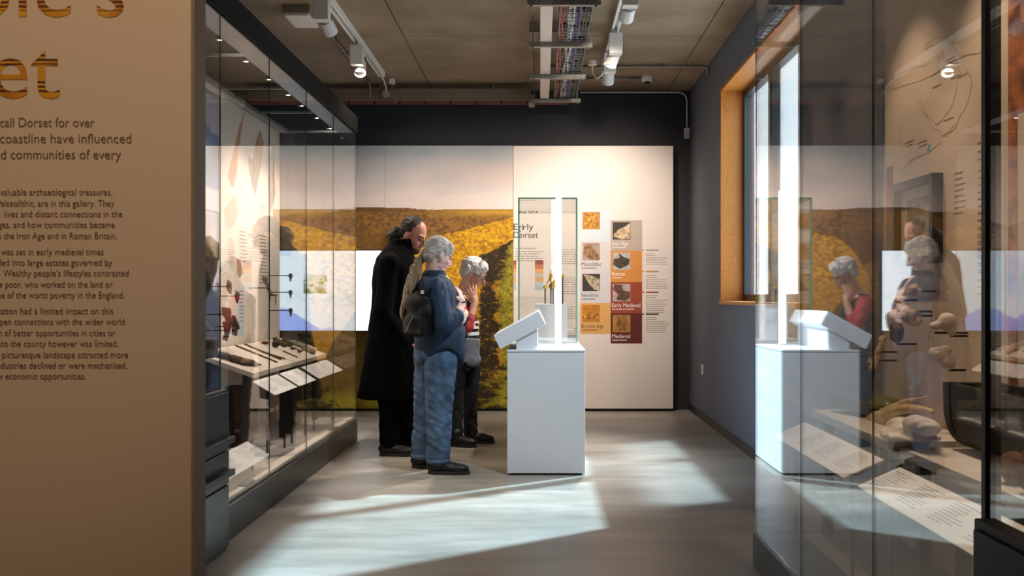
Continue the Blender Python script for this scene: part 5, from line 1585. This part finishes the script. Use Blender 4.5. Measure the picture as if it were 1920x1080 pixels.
for yy in (-.1, .1):
    MB().tube([pc + RB_ @ Vector((.0, yy, .15)), pc + RB_ @ Vector((.06, yy, .24)), pc + RB_ @ Vector((.14, yy, .2)), pc + RB_ @ Vector((.2, yy * 1.1, .1))], [.012, .014, .014, .012], 8).build('strap', LEATH, bp, smooth=True)
    MB().obox(pc + RB_ @ Vector((-.05, yy * .9, .15)), (.006, .01, .012), RB_).build('buckle', MATS['steel_zip'], bp)

# ================================================================== white-haired woman with her hand to her cheek
d0 = 8.42; s0 = d0 / F
old = thing('person', 'white-haired woman in glasses resting her cheek on her hand', 'person', (wm(870, 0).x, d0, 0))
hc = wm(888, 514, 0)
HM = head_matrix(hc, -14, 26)
b = MB()
head_prims(b, HM, .98, wm(868, 549, 0))
b.ell(wm(864, 568, 0), (.10, .16, .11), (0, .4, 0)); b.chain([wm(864, 565), wm(866, 620), wm(866, 672)], [.10, .11, .115])
for sg, kx in ((-1, 857), (1, 880)):
    b.chain([wm(kx, 680, sg * .08), wm(kx + 1, 752, sg * .08), Vector((wm(kx, 0).x, d0 + sg * .08, .08))], [.075, .05, .036])
P = lambda x, y, z: HM @ (Vector((x, y, z)) * .98)
# near arm: elbow low, forearm up, palm against the cheek
el_ = wm(880, 612, -.17); wr_ = wm(892, 566, -.125)
b.chain([wm(858, 566, -.16), el_, wr_], [.045, .04, .028])
fd = P(.0, -.09, -.03) - wr_
hand_prims(b, wr_, fd, (0, 1, .1), .98, 14, 9, -1)
b.chain([wm(860, 566, .16), wm(880, 618, .15), wm(888, 612, -.06)], [.045, .04, .028])
hand_prims(b, wm(888, 611, -.07), (0, -1, .1), (-1, 0, 0), .9, 35)
blob(b, 'body', SKIN_O, old, .0052, 2)
face_parts(HM, .98, old, HAIR_W, mat('lips_rose', (190, 116, 104), .5))
Rh = HM.to_3x3()
h = MB()
h.ell(P(-.024, 0, .056), (.112, .096, .094), Rh); h.ell(P(-.058, 0, .0), (.072, .088, .075), Rh); h.ell(P(.034, 0, .086), (.064, .08, .054), Rh)
for sy in (-1, 1):
    h.cap(P(.02, .072 * sy, .075), P(.018, .078 * sy, .03), .026, .012); h.cap(P(-.03, .08 * sy, .04), P(-.04, .08 * sy, -.01), .03, .02)
blob(h, 'hair', HAIR_W, old, .005, 4, wrinkle(.008, 60, 4))
g = MB()
for sy in (-1, 1):
    g.tube([P(.106, .031 * sy + .023 * math.cos(t_), .0 + .017 * math.sin(t_)) for t_ in [i * math.pi / 8 for i in range(17)]], .002, 6)
    g.tube([P(.106, .054 * sy, .008), P(.0, .085 * sy, .012)], .0028, 6)
g.tube([P(.106, -.01, .004), P(.11, 0, .008), P(.106, .01, .004)], .0018, 6)
g.build('spectacles', METALG, old)
c = MB()
rr = [(868, 690, .125, .17), (869, 660, .13, .18), (869, 630, .128, .18), (867, 600, .125, .175), (864, 575, .115, .185), (862, 560, .10, .175), (863, 551, .08, .12)]
ring_loft(c, [(wm(x, y), rx, ry, 0) for x, y, rx, ry in rr], 30)
blob(c, 'patterned_top', mat('black_top', (30, 26, 28), .8), old, .0075, 3, wrinkle(.01, 16, 3))
c = MB(); c.chain([wm(860, 568, -.16), wm(877, 610, -.175), wm(884, 592, -.15)], [.068, .06, .046]); c.chain([wm(862, 568, .16), wm(878, 614, .155), wm(884, 612, .08)], [.068, .06, .046])
blob(c, 'sleeves', mat('red_sleeve', (196, 62, 60), .8, noise=(12, (160, 44, 46), 4)), old, .007, 2, wrinkle(.01, 20, 7))
# white band pattern across the front of the top
for zz, hh in ((.0, .03), (.055, .022), (.10, .02)):
    c = MB(); base = wm(868, 628)
    rg = []
    for z in (base.z + zz, base.z + zz + hh):
        rg.append([Vector((base.x + .137 * math.cos(a), d0 + .187 * math.sin(a), z)) for a in [(-100 + 200 * j / 24) * math.pi / 180 for j in range(25)]])
    c.quads(rg, False, False, False).build('white_stripe', mat('white_cotton', (226, 220, 216), .8), old, smooth=True)
c = MB()
for sg, kx in ((-1, 856), (1, 880)):
    c.chain([wm(kx, 690, sg * .08), wm(kx, 755, sg * .08), Vector((wm(kx + 1, 0).x, d0 + sg * .08, .09))], [.09, .062, .058])
blob(c, 'trousers', mat('charcoal_trousers', (30, 28, 28), .9, noise=(20, (18, 17, 17), 4)), old, .007, 2, folds(.008, 14, 6))
shoe(old, (wm(846, 0).x, d0 - .1), (1, -.35, 0), .24, .045)
shoe(old, (wm(872, 0).x, d0 + .07), (1, -.05, 0), .25, .045)
MB().tube([wr_ + Vector((.03 * math.cos(i * math.pi / 8), .03 * math.sin(i * math.pi / 8), -.03)) for i in range(17)], .003, 6).build('bracelet', GOLD, old, smooth=True)
hb = thing('handbag', 'soft grey handbag hanging at the white-haired woman\'s hip', 'bag', wm(888, 683, -.16))
c = MB(); c.obox(wm(888, 655, -.185), (.06, .04, .10), (0, .06, 0)); c.ell(wm(890, 672, -.185), (.07, .05, .06))
blob(c, 'bag_body', mat('grey_leather', (150, 150, 152), .55, noise=(14, (116, 116, 118), 4)), hb, .007, 4)
MB().tube([wm(880, 632, -.185), wm(868, 590, -.22), wm(860, 556, -.16), wm(862, 550, -.08)], .008, 8).build('strap', mat('grey_strap', (96, 94, 94), .6), hb, smooth=True)
